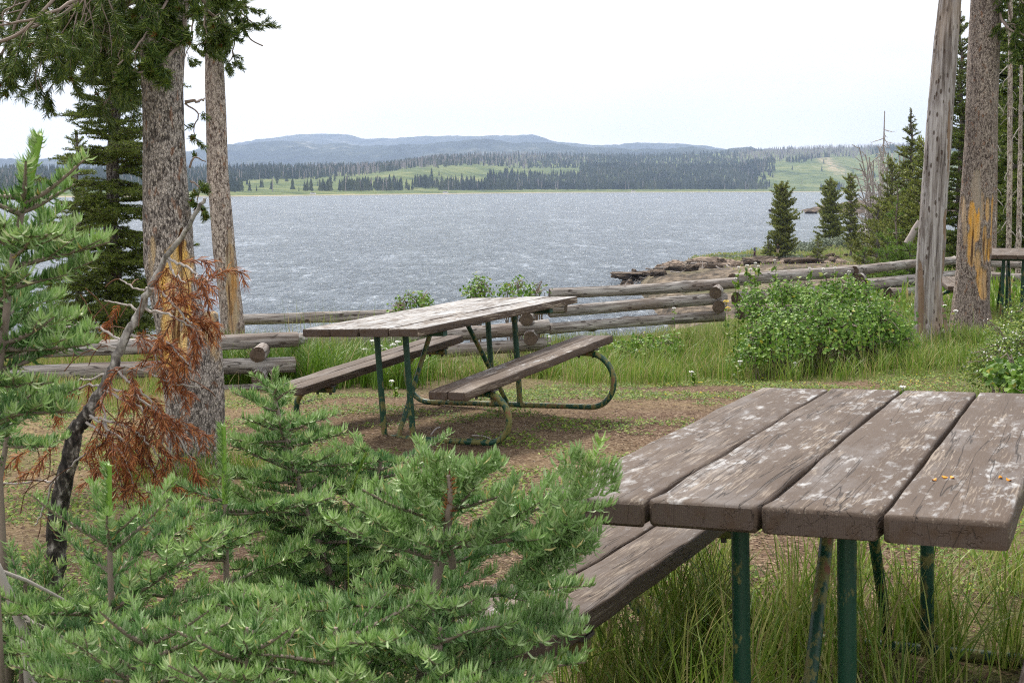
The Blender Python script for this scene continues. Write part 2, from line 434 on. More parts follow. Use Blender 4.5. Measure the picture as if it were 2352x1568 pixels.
M['dead'] = leafmat('rust_brown_needles', [(0., (.10, .028, .012)), (.5, (.29, .085, .030)), (1., (.54, .23, .08))], None, .25, .6)
M['pine'] = leafmat('dark_pine_needles', [(0., (.02, .05, .010)), (.5, (.07, .125, .020)), (1., (.20, .25, .045))],
                    [(0., (.25, .08, .03)), (1., (.12, .17, .03))], .2, .5)
M['darkfir'] = leafmat('dark_fir_needles', [(0., (.018, .042, .010)), (.5, (.06, .105, .020)), (1., (.22, .27, .05))], [(0., (.10, .15, .03)), (1., (.17, .22, .05))], .2, .5)  # deep green fir needles with paler yellow-green ones mixed in
M['midfir'] = leafmat('olive_fir_needles', [(0., (.06, .080, .015)), (.5, (.15, .175, .035)), (1., (.32, .33, .08))], [(0., (.12, .2, .03)), (1., (.2, .3, .05))], .2, .6)
M['brightpine'] = leafmat('fresh_pine_needles', [(0., (.05, .11, .015)), (.5, (.11, .20, .03)), (1., (.22, .32, .06))], None, .3, .5)
M['grass'] = leafmat('green_grass', [(0., (.045, .11, .010)), (.5, (.11, .215, .020)), (.85, (.22, .32, .05)), (1., (.36, .38, .12))], [(0., (.32, .24, .11)), (1., (.48, .38, .21))], .3, .45)
M['weed'] = leafmat('low_weed_leaves', [(0., (.05, .11, .015)), (.5, (.13, .22, .028)), (1., (.28, .34, .06))], [(0., (.5, .38, .02)), (1., (.6, .5, .03))], .25, .6)
M['litter'] = leafmat('dry_ground_litter', [(0., (.045, .024, .015)), (.6, (.125, .074, .047)), (1., (.31, .22, .145))], None, .0, .9)
M['bush'] = leafmat('currant_leaves', [(0., (.05, .12, .015)), (.5, (.12, .25, .028)), (1., (.26, .40, .07))], [(0., (.45, .42, .05)), (1., (.3, .3, .06))], .3, .45)
M['sage'] = leafmat('sagebrush_leaves', [(0., (.12, .15, .10)), (1., (.28, .33, .25))], None, .15, .8)
M['petal'] = simple('white_petals', (.8, .8, .78), .6)
M['yellow'] = simple('yellow_petals', (.7, .5, .03), .6)
M['orange'] = simple('orange_petal', (.85, .35, .02), .5)
M['stone'] = simple('brown_layered_rock', (.34, .27, .22), .9, .1)
M['pebble'] = simple('pale_pebble', (.42, .38, .35), .9, .1)

# ------------------------------------------------------------------ terrain
def edge_y(x): return 16.8 + .62 * np.maximum(0, x + .5) + .55 * np.maximum(0, x - 6) + .05 * np.maximum(0, -x - 4)
LAKE = -10.4
def gz(x, y):
    x = np.asarray(x, float); y = np.asarray(y, float)
    z = .2 * (1 - ss(3.4, 7.2, y)) - ss(8.6, 15.5, y) * (.46 - .42 * ss(1.5, 6, x)) * 1.
    z = z + .03 * (fbm(x * .9, y * .9, 0, 3, 3) - .5)
    z = z + .018 * (fbm(x * 5, y * 5, 0, 9, 3) - .5) * (y < 30)
    t = y - edge_y(x)
    bl = z - 11.6 * ss(0, 15, t) * (1 + .1 * (fbm(x * .3, y * .3, 0, 5, 3) - .5))
    # wooded slope on the right keeps its height
    s_ = x / np.maximum(y, 1)
    m = ss(.255, .30, s_) * ss(20, 26, y)
    hi = -.25 - .03 * np.maximum(0, y - 20) + .8 * (fbm(x * .12, y * .12, 0, 21, 3) - .5) * ss(22, 40, y)
    bl = bl * (1 - m) + hi * m
    # promontory
    near = ss(0, 1, (x - np.interp(y, [40, 110, 150, 180, 213, 240, 300], [9, 11, 12, 15, 27, 45, 95])) / 5.)
    far = 1 - ss(0, 1, (y - np.interp(x, [10, 15, 30, 45, 60, 80, 120, 200], [178, 188, 219, 232, 268, 276, 300, 340])) / 6.)
    pm = near * far * ss(30, 50, y)
    ph = 1.35 + 2.1 * (1 - ss(140, 190, y)) * ss(20, 34, x) + .8 * (fbm(x * .11, y * .11, 0, 31, 4) - .45)
    ph = ph + .5 * (fbm(x * .5, y * .5, 0, 41, 3) - .5)
    pr = LAKE - 1.2 + (1.2 + ph) * pm
    lake_end = 1 - ss(330, 350, y)
    return np.where(y > 24, np.maximum(bl, np.where(y > 30, pr, bl)), bl) * lake_end + (LAKE - 3) * (1 - lake_end)

def gpt(x, y): return np.stack([x, y, gz(x, y)], -1)

def gray(u, v, y0=4., y1=60.):
    """ground point the photo shows at (u,v)"""
    a = at(u, v, 1.) - CAM
    ys = np.linspace(y0, y1, 3000); P = CAM + ys[:, None] * a
    k = np.argmax(P[:, 2] < gz(P[:, 0], P[:, 1])); return P[k]

def dirt(x, y):
    """1 = bare trampled dirt, 0 = vegetated"""
    n = (fbm(x * .9, y * .9, 0, 61, 4) - .5) * 1.5
    def e(cx, cy, rx, ry, a=0):
        dx, dy = x - cx, y - cy; c, s_ = math.cos(a), math.sin(a)
        q = np.sqrt(((dx * c + dy * s_) / rx) ** 2 + ((-dx * s_ + dy * c) / ry) ** 2); return 1 - q
    k = np.maximum.reduce([e(-.2, 8.3, 2.7, 2.9), e(1.7, 10.9, 2.7, 1.15, .35), e(-1.6, 5.6, 2.2, 2.4), e(.9, 6.3, 1.5, 2.2, .3), e(2.5, 4.9, .7, .6), e(-3.2, 8.8, 1.6, 1.2)])
    return ss(-.12, .25, k + n * .35)

def dryness(x, y):
    return np.clip(ss(-1.2, -3.0, x) * 1.0 + (fbm(x * .8, y * .8, 0, 77, 3) - .5) * 1.2 + .15, 0, 1)

ax = np.concatenate([[0], np.cumsum(np.concatenate([np.full(55, .12), .12 * 1.045 ** np.arange(1, 100)]))])
xs = np.concatenate([-ax[:0:-1], ax])
ys = np.concatenate([[-14, -10, -6, -3, -1], np.arange(0, 24, .12), 24 + np.cumsum(.12 * 1.033 ** np.arange(1, 148))])
ys = ys[ys < 420]
X_, Y_ = np.meshgrid(xs, ys)
Z_ = gz(X_, Y_)
nx, ny = len(xs), len(ys)
i = np.arange(ny - 1)[:, None] * nx; j = np.arange(nx - 1)[None]
q = np.stack([i + j, i + j + 1, i + nx + j + 1, i + nx + j], -1).reshape(-1, 4)
d_ = dirt(X_, Y_); tt = Y_ - edge_y(X_)
veg = (1 - d_) * np.clip(.45 + .9 * ss(.5, 3, X_) + .5 * ss(-1, -.2, tt) , 0, 1)
sandm = ss(6, 16, tt) * (1 - ss(.6, 1.0, fbm(X_ * .05, Y_ * .05, 0, 51, 3) + .32 * ss(30, 60, X_) * ss(170, 200, Y_)))
sandm = sandm * (1 - .85 * ss(184, 198, Y_) * ss(26, 34, X_))
sandm = sandm * (1 - ss(.255, .30, X_ / np.maximum(Y_, 1)) * (Y_ < 110))
dry_ = dryness(X_, Y_) * (Y_ < 40)
mb = MB().add(np.stack([X_, Y_, Z_], -1).reshape(-1, 3), [q], np.stack([veg, sandm, dry_], -1).reshape(-1, 3), True)
tag(mb.build('ground', M['ground']), kind='structure')

mb = MB().add([(-5200, 12, LAKE), (5200, 12, LAKE), (5200, 4300, LAKE), (-5200, 4300, LAKE)], [[[0, 1, 2, 3]]])
tag(mb.build('lake_water', M['water']), kind='structure')

# ------------------------------------------------------------------ far shore
def prof(tab, u): return np.interp(u, [a for a, b in tab], [b for a, b in tab])
VS = [(-800, 456), (0, 453.5), (544, 451), (1270, 442.6), (1361, 442.2), (1950, 440.5), (2400, 440.), (3200, 439.5)]
V1 = [(-800, 424), (430, 424), (544, 421), (614, 414), (718, 411), (822, 404), (892, 395), (961, 386.6), (1100, 381.4), (1204, 390), (1361, 386.6), (1560, 392), (1700, 385), (1732, 377), (1800, 374), (1870, 365), (1923, 362), (1960, 366), (2000, 357), (2087, 353), (2300, 345), (3200, 345)]
V2 = [(-800, 395), (430, 396), (544, 391), (718, 388), (892, 384), (1007, 366), (1204, 358), (1361, 361), (1500, 359), (1652, 352), (1791, 345), (2087, 337), (2300, 330), (3200, 330)]
def ysh(s): return (CAM_Z - LAKE) * FV / (prof(VS, 1176 + s * FV) - 428.3)
def far_z(s, k):
    u = 1176 + s * FV; y = ysh(s) * k
    z1 = CAM_Z + (428.3 - prof(V1, u)) / FV * ysh(s) * 1.5
    z2 = CAM_Z + (428.3 - prof(V2, u)) / FV * ysh(s) * 2.0
    a = ss(1.08, 1.5, k) ** 1.0; b = np.clip((k - 1.5) / .5, 0, 1)
    z = LAKE - .4 + ss(.985, 1.01, k) * .9 + ss(1.0, 1.08, k) * 4.5
    z = z + (z1 - z) * a
    z = np.where(k > 1.5, z1 + (z2 - z1) * b, z)
    z = np.where(k > 2.0, z2 - (k - 2.0) * 120, z)
    rel = fbm(s * 26, k * 7, 0, 91, 4) - .5
    return z + rel * 16 * ss(1.1, 1.3, k) * (1 - .6 * ss(1.35, 1.5, k))
sg = np.linspace(-.78, .78, 420); kg = np.concatenate([np.linspace(.97, 1.1, 16), np.linspace(1.115, 1.6, 50), np.linspace(1.62, 2.3, 24)])
S2, K2 = np.meshgrid(sg, kg); YY = ysh(S2) * K2; ZZ = far_z(S2, K2)
nx, ny = len(sg), len(kg)
i = np.arange(ny - 1)[:, None] * nx; j = np.arange(nx - 1)[None]
q = np.stack([i + j, i + j + 1, i + nx + j + 1, i + nx + j], -1).reshape(-1, 4)
strand = 1 - ss(1.005, 1.02, K2 + .012 * (fbm(S2 * 60, K2 * 20, 0, 3, 3) - .5))
U2 = 1176 + S2 * FV
scar = np.exp(-(((U2 - 1900) - (376 - (428.3 - (ZZ - CAM_Z) / YY * FV)) * -1.2) / 16) ** 2) * ss(1.2, 1.32, K2) * (1 - ss(1.45, 1.5, K2)) * (U2 > 1860) * (U2 < 1950)
g = G('meadow_hillside'); p = g.geo(); a1, a2, _ = g.tint()
n1 = g.noise(p, .008, 6, .7); n2 = g.noise(p, .05, 4, .7)
c = g.ramp(g.ma('ADD', g.ma('MULTIPLY', n1, .6), g.ma('MULTIPLY', n2, .4)), [(.40, (.05, .075, .04)), (.49, (.105, .14, .055)), (.58, (.17, .19, .08)), (.68, (.25, .235, .13))])
c = g.mix(a1, c, (.36, .31, .22)); c = g.mix(g.ma('MULTIPLY', a2, g.ramp(n2, [(.42, 0.), (.58, 1.)])), c, (.42, .33, .25))
g.done(g.bsdf(c, 1., spec=.05)); M['meadow'] = g.m
mb = MB().add(np.stack([S2 * YY, YY, ZZ], -1).reshape(-1, 3), [q], np.stack([strand, scar, strand * 0], -1).reshape(-1, 3), True)
tag(mb.build('far_shore_hills', M['meadow']), kind='structure')

# mountains
MA = [(-1500, 352), (-600, 348), (0, 366), (200, 362), (430, 352), (500, 336), (560, 330), (602, 327), (640, 322), (700, 322), (740, 332), (790, 328), (850, 333), (950, 331), (1065, 325), (1135, 322), (1204, 328), (1274, 332), (1361, 338), (1450, 341), (1560, 339), (1652, 346), (1900, 348), (2300, 350), (3900, 345)]
MB_ = [(-1500, 345), (-600, 340), (0, 371), (250, 366), (430, 350), (500, 341), (544, 331), (631, 315), (690, 309), (735, 307.5), (801, 309), (843, 320), (944, 315), (1048, 312), (1152, 310), (1222, 311), (1274, 327), (1361, 334), (1420, 333), (1479, 328.6), (1566, 330), (1618, 334.6), (1660, 342), (1900, 346), (3900, 346)]
g = G('forested_mountain'); p = g.geo()
n1 = g.noise(p, .0016, 6, .65); n2 = g.noise(g.map(p, (1, 1, 2)), .012, 5, .7)
c = g.ramp(g.ma('ADD', g.ma('MULTIPLY', n1, .55), g.ma('MULTIPLY', n2, .45)), [(.40, (.014, .022, .022)), (.52, (.035, .048, .042)), (.61, (.09, .10, .085)), (.70, (.34, .32, .29))])
g.done(g.bsdf(c, 1., spec=.03)); M['mountain'] = g.m
def mountain(name, tab, y0, y1, yb, seed, foot):
    sg = np.linspace(-1.0, 1.0, 620); tg = np.linspace(0, 1.25, 34)
    A, T = np.meshgrid(sg, tg); u = 1176 + A * FV
    ridge = CAM_Z + (428.3 - prof(tab, u)) / FV * y1
    ridge = ridge + 26 * (fbm(A * 45, 0 * A, 0, seed, 5) - .5) + 9 * (vn(A * 900, 0 * A, 0, seed + 8) - .5)
    y = y0 + (y1 - y0) * T
    h = foot + (ridge - foot) * np.where(T <= 1, T ** .8, 1 - (T - 1) * 1.6)
    gul = (np.abs(fbm(A * 17 + T * .8, T * 1.6, 0, seed + 3, 4) - .5) * 2)
    h = h + (gul - .35) * 210 * np.clip(T * (1 - T) * 4, 0, 1) * .8
    nx, ny = len(sg), len(tg)
    i = np.arange(ny - 1)[:, None] * nx; j = np.arange(nx - 1)[None]
    q = np.stack([i + j, i + j + 1, i + nx + j + 1, i + nx + j], -1).reshape(-1, 4)
    mb = MB().add(np.stack([A * y, y, h], -1).reshape(-1, 3), [q], None, True)
    tag(mb.build(name, M['mountain']), kind='structure')
mountain('near_mountain_ridge', MA, 6300, 8200, 0, 11, 20)
mountain('far_mountain_ridge', MB_, 9200, 12200, 0, 47, 60)

# far forest
def cone_trees(mb, P, H, R, r, tone=None):
    N = len(P); k = 5
    th = np.arange(k) / k * 2 * np.pi
    tv = [(0, 0, 1.)] + [(math.cos(t) * .62, math.sin(t) * .62, .45) for t in th] + [(0, 0, .62)] + [(math.cos(t), math.sin(t), .08) for t in th]
    f = [[0, 1 + i, 1 + (i + 1) % k] for i in range(k)] + [[k + 1, k + 2 + i, k + 2 + (i + 1) % k] for i in range(k)]
    a = r.uniform(0, 6.28, N)
    X = np.stack([np.cos(a) * R, np.sin(a) * R, 0 * a], 1); Y = np.stack([-np.sin(a) * R, np.cos(a) * R, 0 * a], 1); Z = np.stack([0 * a, 0 * a, H], 1)
    t = r.random(N) if tone is None else tone
    scatter(mb, tv, [f], P, X, Y, Z, 1., np.stack([t, 0 * t, r.random(N)], 1))
def fpt(s, k): return np.stack([s * ysh(s) * k, ysh(s) * k, far_z(s, k) - .3], -1)
r = np.random.default_rng(31)
live, dead = [], []
# plateau forest behind the crest
N = 15000
s = r.uniform(-.46, .44, N); k = 1.49 + .5 * r.random(N) ** .8; u = 1176 + s * FV
deadness = np.clip(.12 + .6 * np.exp(-((u - 880) / 130) ** 2) + .55 * np.exp(-((u - 1180) / 130) ** 2) * .8 + .85 * ss(1640, 1740, u), 0, .9) * (vn(u / 34., k * 6, 0, 4) > .33)
isd = r.random(N) < deadness
keep = (vn(u / 45., k * 9, 0, 14) > .12) | (u < 1640)
live.append(np.stack([s, k], 1)[~isd & keep]); dead.append(np.stack([s, k], 1)[isd])
# clumps on the meadow down to the strand: (u0,u1,k0,k1,count)
for u0, u1, k0, k1, n_, dn in [(430, 560, 1.06, 1.45, 330, .1), (700, 722, 1.09, 1.12, 12, 0), (736, 765, 1.08, 1.17, 30, .1), (782, 925, 1.08, 1.2, 260, .12), (935, 950, 1.1, 1.14, 8, 0),
                        (953, 1010, 1.14, 1.22, 80, .1), (1008, 1140, 1.08, 1.2, 300, .05), (1120, 1345, 1.07, 1.3, 1000, .05), (1330, 1735, 1.07, 1.5, 4600, .05),
                        (1690, 1745, 1.09, 1.36, 90, .05), (1800, 1850, 1.40, 1.5, 60, .1), (1880, 1935, 1.03, 1.09, 60, .35), (-500, 430, 1.1, 1.5, 1800, .15), (2000, 2400, 1.1, 1.5, 300, .3), (560, 1330, 1.09, 1.48, 60, .1), (1745, 2080, 1.1, 1.45, 26, .1), (1725, 1775, 1.25, 1.5, 110, .2), (1740, 1765, 1.1, 1.25, 24, .1), (1700, 1760, 1.07, 1.12, 30, .1), (1650, 1760, 1.3, 1.5, 200, .3), (1840, 1900, 1.44, 1.5, 60, .3)]:
    s_ = (r.uniform(u0, u1, n_) - 1176) / FV; k_ = k0 + (k1 - k0) * r.random(n_); dd = r.random(n_) < dn
    live.append(np.stack([s_, k_], 1)[~dd]); dead.append(np.stack([s_, k_], 1)[dd])
live = np.concatenate(live); dead = np.concatenate(dead)
M['farfir'] = leafmat('distant_conifer_green', [(0., (.014, .028, .020)), (.5, (.034, .055, .034)), (1., (.085, .105, .055))], None, 0, 1.)
M['fardead'] = simple('distant_dead_trunks', (.40, .35, .34), 1., .05)
mb = MB(); H = np.where(r.random(len(live)) < .3, r.uniform(5, 11, len(live)), r.uniform(11, 22, len(live))); P_ = fpt(live[:, 0], live[:, 1]); cone_trees(mb, P_, H, H * r.uniform(.15, .23, len(H)), r, np.clip(vn(P_[:, 0] / 60., P_[:, 1] / 160., 0, 5) * .8 + r.normal(.1, .2, len(H)), 0, 1))
o = mb.build('distant_forest', M['farfir']); tag(o, 'dark band of living conifers along the far shore', 'forest', kind='stuff')
mb = MB(); P = fpt(dead[:, 0], dead[:, 1]); H = r.uniform(12, 21, len(P)); prisms(mb, P, P + np.stack([r.normal(0, .4, len(P)), 0 * H, H], 1), .85, .4, 3)
nb = 2; PP = np.repeat(P, nb, 0); HH = np.repeat(H, nb) * r.uniform(.5, .9, len(P) * nb); st_ = PP + np.stack([0 * HH, 0 * HH, HH], 1)
prisms(mb, st_, st_ + np.stack([r.normal(0, 1.3, len(HH)), r.normal(0, 1, len(HH)), r.uniform(-.2, 1., len(HH))], 1), .3, .12, 3)
o = mb.build('dead_forest', M['fardead']); tag(o, 'grey standing dead trunks among the far conifers', 'forest', kind='stuff')

def far_tree(u, k, H, label):
    s = np.array([(u - 1176) / FV]); P = fpt(s, np.array([k]))[0]
    e = empty('meadow_conifer', label, 'tree', P, 'lone conifers on the far meadow')
    mb = MB(); rr = np.random.default_rng(int(u))
    for q_ in range(5):
        cone_trees(mb, np.array([P + [0, 0, H * (.08 + .17 * q_)]]), np.array([H * (.32 - .0 * q_)]), np.array([H * (.2 - .036 * q_)]), rr)
    part(mb, 'crown', M['farfir'], e)
    mb = MB(); tube(mb, [P, P + [0, 0, H * .3]], [.35, .25], 5); part(mb, 'trunk', M['fardead'], e)
far_tree(593, 1.10, 9, 'small dark lone conifer on the far meadow, leftmost near the shore')
far_tree(640, 1.34, 12, 'dark lone conifer high on the green hill just below the forest edge')
far_tree(1769, 1.12, 13, 'lone conifer on pale far meadow at the foot of the right hill')
far_tree(2040, 1.2, 13, 'lone conifer on the right green hillside near the bare branches')

# vehicles on the far strand
def vehicle(u, k, L, H, W, col, label, cat, name):
    s = np.array([(u - 1176) / FV]); P = fpt(s, np.array([k]))[0] + [0, 0, .35]
    e = empty(name, label, cat, P, 'vehicles parked on the far strand')
    def box(mb, x0, x1, z0, z1, w, tap=0.):
        v = [(x0, -w, z0), (x1, -w, z0), (x1, w, z0), (x0, w, z0), (x0 + tap, -w * .9, z1), (x1 - tap, -w * .9, z1), (x1 - tap, w * .9, z1), (x0 + tap, w * .9, z1)]
        mb.add(np.array(v) + P, [[[3, 2, 1, 0], [4, 5, 6, 7], [0, 1, 5, 4], [1, 2, 6, 5], [2, 3, 7, 6], [3, 0, 4, 7]]])
    mb = MB(); lo = H * .55
    box(mb, -L / 2, L / 2, .35, lo, W / 2, .1); box(mb, -L * .36 if L < 6 else -L * .49, L * .28 if L < 6 else L * .34, lo, H, W / 2 * .97, L * .07 if L < 6 else .15)
    part(mb, 'body', simple(name + '_paint', col, .35, .5), e)
    mb = MB(); z0, z1 = lo + H * .08, H * .86; x0, x1 = (-L * .27, L * .2) if L < 6 else (-L * .4, L * .28)
    mb.add(np.array([(x0, -W / 2 - .02, z0), (x1, -W / 2 - .02, z0), (x1, -W / 2 - .02, z1), (x0, -W / 2 - .02, z1)]) + P, [[[0, 1, 2, 3]]]); part(mb, 'window', simple(name + '_glass', (.03, .035, .04), .1, .6), e)
    for xx in (-L * .32, L * .32):
        mb = MB(); c = P + [xx, -W / 2, .36]; tube(mb, [c - [0, .12, 0], c + [0, .15, 0]], [.36, .36], 10); part(mb, 'wheel', simple(name + '_tyre', (.02, .02, .02), .9), e)
vehicle(722, 1.012, 8, 3.2, 2.4, (.8, .8, .8), 'small white camper van parked leftmost on the far strand', 'camper', 'camper_van')
vehicle(1024, 1.015, 9, 3.3, 2.4, (.85, .85, .85), 'white motorhome on the far strand below the middle clump of conifers', 'camper', 'motorhome')
vehicle(1453, 1.012, 9, 3.2, 2.4, (.82, .82, .84), 'white motorhome on the far strand left of the blue car', 'camper', 'motorhome')
vehicle(1626, 1.012, 5.5, 1.9, 2., (.05, .12, .28), 'blue car parked on the far strand', 'car', 'parked_car')

# rocky headland across the cove
r = np.random.default_rng(5)
sg = np.linspace(132, 260, 120); tg = np.linspace(600, 700, 60); A, B = np.meshgrid(sg, tg)
hm = ss(0, 1, (A - 137) / 16) * ss(0, 1, (B - 604 + 8 * fbm(A * .08, B * 0, 0, 6, 3)) / 9) * (1 - ss(0, 1, (B - 670) / 25))
Zh = LAKE - .8 + hm * (1.6 + 3.0 * ss(146, 175, A) + 1.6 * fbm(A * .15, B * .15, 0, 8, 4)) + 1.2 * hm * (fbm(A * .6, B * .6, 0, 18, 3) - .5)
nx, ny = len(sg), len(tg); i = np.arange(ny - 1)[:, None] * nx; j = np.arange(nx - 1)[None]
q = np.stack([i + j, i + j + 1, i + nx + j + 1, i + nx + j], -1).reshape(-1, 4)
g = G('headland_rock'); p = g.geo(); n1 = g.noise(g.map(p, (.3, .3, 1.5)), .8, 5, .65)
g.done(g.bsdf(g.ramp(n1, [(.38, (.030, .025, .022)), (.5, (.09, .07, .056)), (.62, (.20, .16, .13))]), .95, spec=.1)); M['headland'] = g.m
tag(MB().add(np.stack([A, B, Zh], -1).reshape(-1, 3), [q], None, True).build('rocky_headland', M['headland']), kind='structure')
for k_, (u, v, w) in enumerate([(1845, 486, 3.2), (1752, 487, 3.4)]):
    pass
# ------------------------------------------------------------------ picnic tables
def plank(mb, x0, x1, y0, y1, z0, z1, pid, rad=.008, r=rng, rise=0.):
    K = 4; prof_ = []
    for cx, cz, a0 in ((y1 - rad, z1 - rad, 0), (y0 + rad, z1 - rad, 90), (y0 + rad, z0 + rad, 180), (y1 - rad, z0 + rad, 270)):
        for k in range(K):
            a = math.radians(a0 + 90 * k / (K - 1)); prof_.append((cx + rad * math.cos(a), cz + rad * math.sin(a)))
    pr = np.array(prof_); n = len(pr); c = pr.mean(0)
    xs_ = np.concatenate([[x0 + .001, x0 + rad * .5, x0 + rad * 1.2], np.linspace(x0 + .1, x1 - .1, 12), [x1 - rad * 1.2, x1 - rad * .5, x1 - .001]])
    sc_ = np.ones(len(xs_)); 
    ins = np.zeros(len(xs_)); ins[[0, -1]] = rad * .8; ins[[1, -2]] = rad * .25
    w = r.normal(0, .0012, len(xs_))
    V = []
    for x, d, ww in zip(xs_, ins, w):
        p = pr.copy(); dv = p - c; s_ = np.sign(dv); p = p - s_ * np.minimum(d, np.abs(dv) * .5)
        z = p[:, 1] + ww + rise * (x - x0) / (x1 - x0)
        V.append(np.stack([np.full(n, x), p[:, 0] + ww, z], 1))
    V = np.array(V); m = len(xs_)
    i = np.arange(m - 1)[:, None] * n; j = np.arange(n)[None]; j2 = (j + 1) % n
    q = np.stack([i + j, i + j2, i + n + j2, i + n + j], -1).reshape(-1, 4)
    at_ = np.tile([pid, 0., 0.], (m * n, 1))
    mb.add(V.reshape(-1, 3), [q[:, ::-1]], at_, True)
    mb.add(V[0] - [.0005, 0, 0], [np.arange(n)[None]], (pid, 1., 0.)); mb.add(V[-1] + [.0005, 0, 0], [np.arange(n)[::-1][None]], (pid, 1., 0.))

def arc(cx, cz, rad, a0, a1, n=14):
    a = np.radians(np.linspace(a0, a1, n)); return np.stack([cx + rad * np.cos(a), cz + rad * np.sin(a)], 1)

def picnic_table(label, mw, D, topmat, seed, PWk=None):
    """D: L t yb hb xl yl ht bw bp xb Lb (metres, origin = near end centre of the top surface)"""
    L, t, yb, hb, xl, yl, ht, bw, bp, xb, Lb = D
    r = np.random.default_rng(seed)
    e = bpy.data.objects.new('picnic_table', None); COL.objects.link(e); e.matrix_world = Matrix(mw)
    e.empty_display_size = .2; tag(e, label, 'picnic table', 'brown picnic tables on bent green pipe frames')
    def put(mb, name, m): o = mb.build(name, m); o.parent = e; return o
    pw, g_ = .184 * S, .008 * S; h = 2 * pw + 1.5 * g_
    mb = MB()
    for k in range(4):
        y0 = -h + k * (pw + g_); plank(mb, r.uniform(-.004, .004), L + r.uniform(-.006, .006), y0, y0 + pw, -t, r.uniform(-.003, .001), (k + .5) / 4, r=r)
    put(mb, 'tabletop', topmat)
    for sg_ in (1, -1):
        mb = MB()
        for k in (0, 1):
            y0 = sg_ * yb - bw - .004 + k * (bw + .005)
            plank(mb, xb, xb + Lb, y0 + .002, y0 + bw, -hb - t, -hb, .1 + .3 * k + .2 * sg_, r=r, rise=bp)
        put(mb, 'bench_seat', M['bench'])
    R = .0198
    zb = -hb - t - R - .012; zg = -ht + R * .6; rr = (zb - zg) / 2
    for fx in (xl, L - xl):
        bz = lambda x: bp * (x - xb) / Lb
        zz = bz(fx); ztop = zb + zz; rad_ = (ztop - zg) / 2; cz = (ztop + zg) / 2; yc = yb + bw * .45
        right = arc(yc, cz, rad_, 90, -90, 16); left = right[::-1] * [-1, 1]
        pth = np.concatenate([[[yb - bw * .95, ztop]], right, [[.3, zg], [0, zg], [-.3, zg]], left, [[-yb + bw * .95, ztop]]])
        pts = np.stack([np.full(len(pth), fx), pth[:, 0], pth[:, 1]], 1)
        mb = MB(); tube(mb, pts, R, 12, (.42, 0, 0)); put(mb, 'bent_pipe_frame', M['metal'])
        for s_ in (1, -1):
            mb = MB(); yy = s_ * yb
            x0 = fx; v = np.array([(x0 - .03, yy - bw * .98, ztop + R), (x0 + .03, yy - bw * .98, ztop + R), (x0 + .03, yy + bw * .98, ztop + R), (x0 - .03, yy + bw * .98, ztop + R)])
            v2 = v + [0, 0, .010]
            mb.add(np.concatenate([v, v2]), [[[3, 2, 1, 0], [4, 5, 6, 7], [0, 1, 5, 4], [1, 2, 6, 5], [2, 3, 7, 6], [3, 0, 4, 7]]], (0, 0, 0))
            for bx in (-.7, .1, .75):
                tube(mb, [(x0, yy + bw * bx, ztop + R), (x0, yy + bw * bx, ztop - R - .012)], [.008, .010], 6, (.3, 0, 0))
            put(mb, 'bench_bracket', M['twigdark'])
            mb = MB(); tube(mb, [(fx + .0, s_ * yl, zg + .0), (fx, s_ * yl, -.3), (fx, s_ * yl, -t - .012)], R, 12, (.15, 0, 0))
            mb.a[0] = np.where((np.concatenate(mb.v[:1])[:, 2:3] < -.5), [[.45, 0, 0]], [[.12, 0, 0]])
            put(mb, 'leg', M['metal'])
        mb = MB()
        v = np.array([(fx - .022, -h * .93, -t - .001), (fx + .022, -h * .93, -t - .001), (fx + .022, h * .93, -t - .001), (fx - .022, h * .93, -t - .001)]); v2 = v - [0, 0, .032]
        mb.add(np.concatenate([v2, v]), [[[3, 2, 1, 0], [4, 5, 6, 7], [0, 1, 5, 4], [1, 2, 6, 5], [2, 3, 7, 6], [3, 0, 4, 7]]])
        put(mb, 'cross_rail', M['metal'])
        sgn = 1 if fx == xl else -1
        mb = MB(); tube(mb, [(fx - .01 * sgn, 0, zg), (fx + .02 * sgn, 0, zg + .05), (fx + .46 * sgn, 0, -t - .012)], R * .82, 10, (.4, 0, 0)); put(mb, 'brace', M['metal'])
    return e

Wm = np.array([RT, FW * 0 + np.array([0, 1, 0]), [0, 0, 1]])
CM = np.stack([RT, -UP, FW], 1)         # camera axes (right, down, forward) as columns
def fitted(T, Rm):
    o = CAM + CM @ np.array(T) * S; A = CM @ np.array(Rm)
    m = np.eye(4); m[:3, :3] = A; m[:3, 3] = o; return m.tolist()
mwM = fitted([-0.7922, -0.0667, 6.9062], [[0.53024, -0.8452, -0.0669], [-0.12803, -0.00182, -0.99177], [0.83812, 0.53445, -0.10917]])
dm = [x * S for x in (1.6276, 0.0445, 0.5311, 0.3161, 0.2717, 0.0953, 0.6345, 0.1153, 0.0889, -0.0042, 1.5546)]
picnic_table('weathered picnic table spattered with white droppings, in the clearing by the log fence', mwM, dm, M['table2'], 1)
mwN = fitted([0.3992, 0.2671, 2.1672], [[0.41034, -0.91158, -0.02558], [-0.08781, -0.01157, -0.99607], [0.9077, 0.41097, -0.0848]])
dn = [x * S for x in (1.5658, 0.0462, 0.5189, 0.2671, 0.2386, 0.0949, 0.64, 0.1307, -0.0288, 0.0198, 1.6192)]
picnic_table('large close picnic table with cracked planks and lichen blotches, rising from long grass', mwN, dn, M['table1'], 2)
c = at(2338, 586, 15.6); ya = math.radians(12.6)
mw3 = [[math.sin(ya), -math.cos(ya), 0, c[0]], [math.cos(ya), math.sin(ya), 0, c[1]], [0, 0, 1, c[2]], [0, 0, 0, 1]]
d3 = list(dm); d3[8] = 0; d3[6] = c[2] - float(gz(c[0] + .2, c[1] + .6)) + .01
picnic_table('distant plain brown picnic table half hidden behind the thick scarred trunk', mw3, d3, M['table3'], 3)

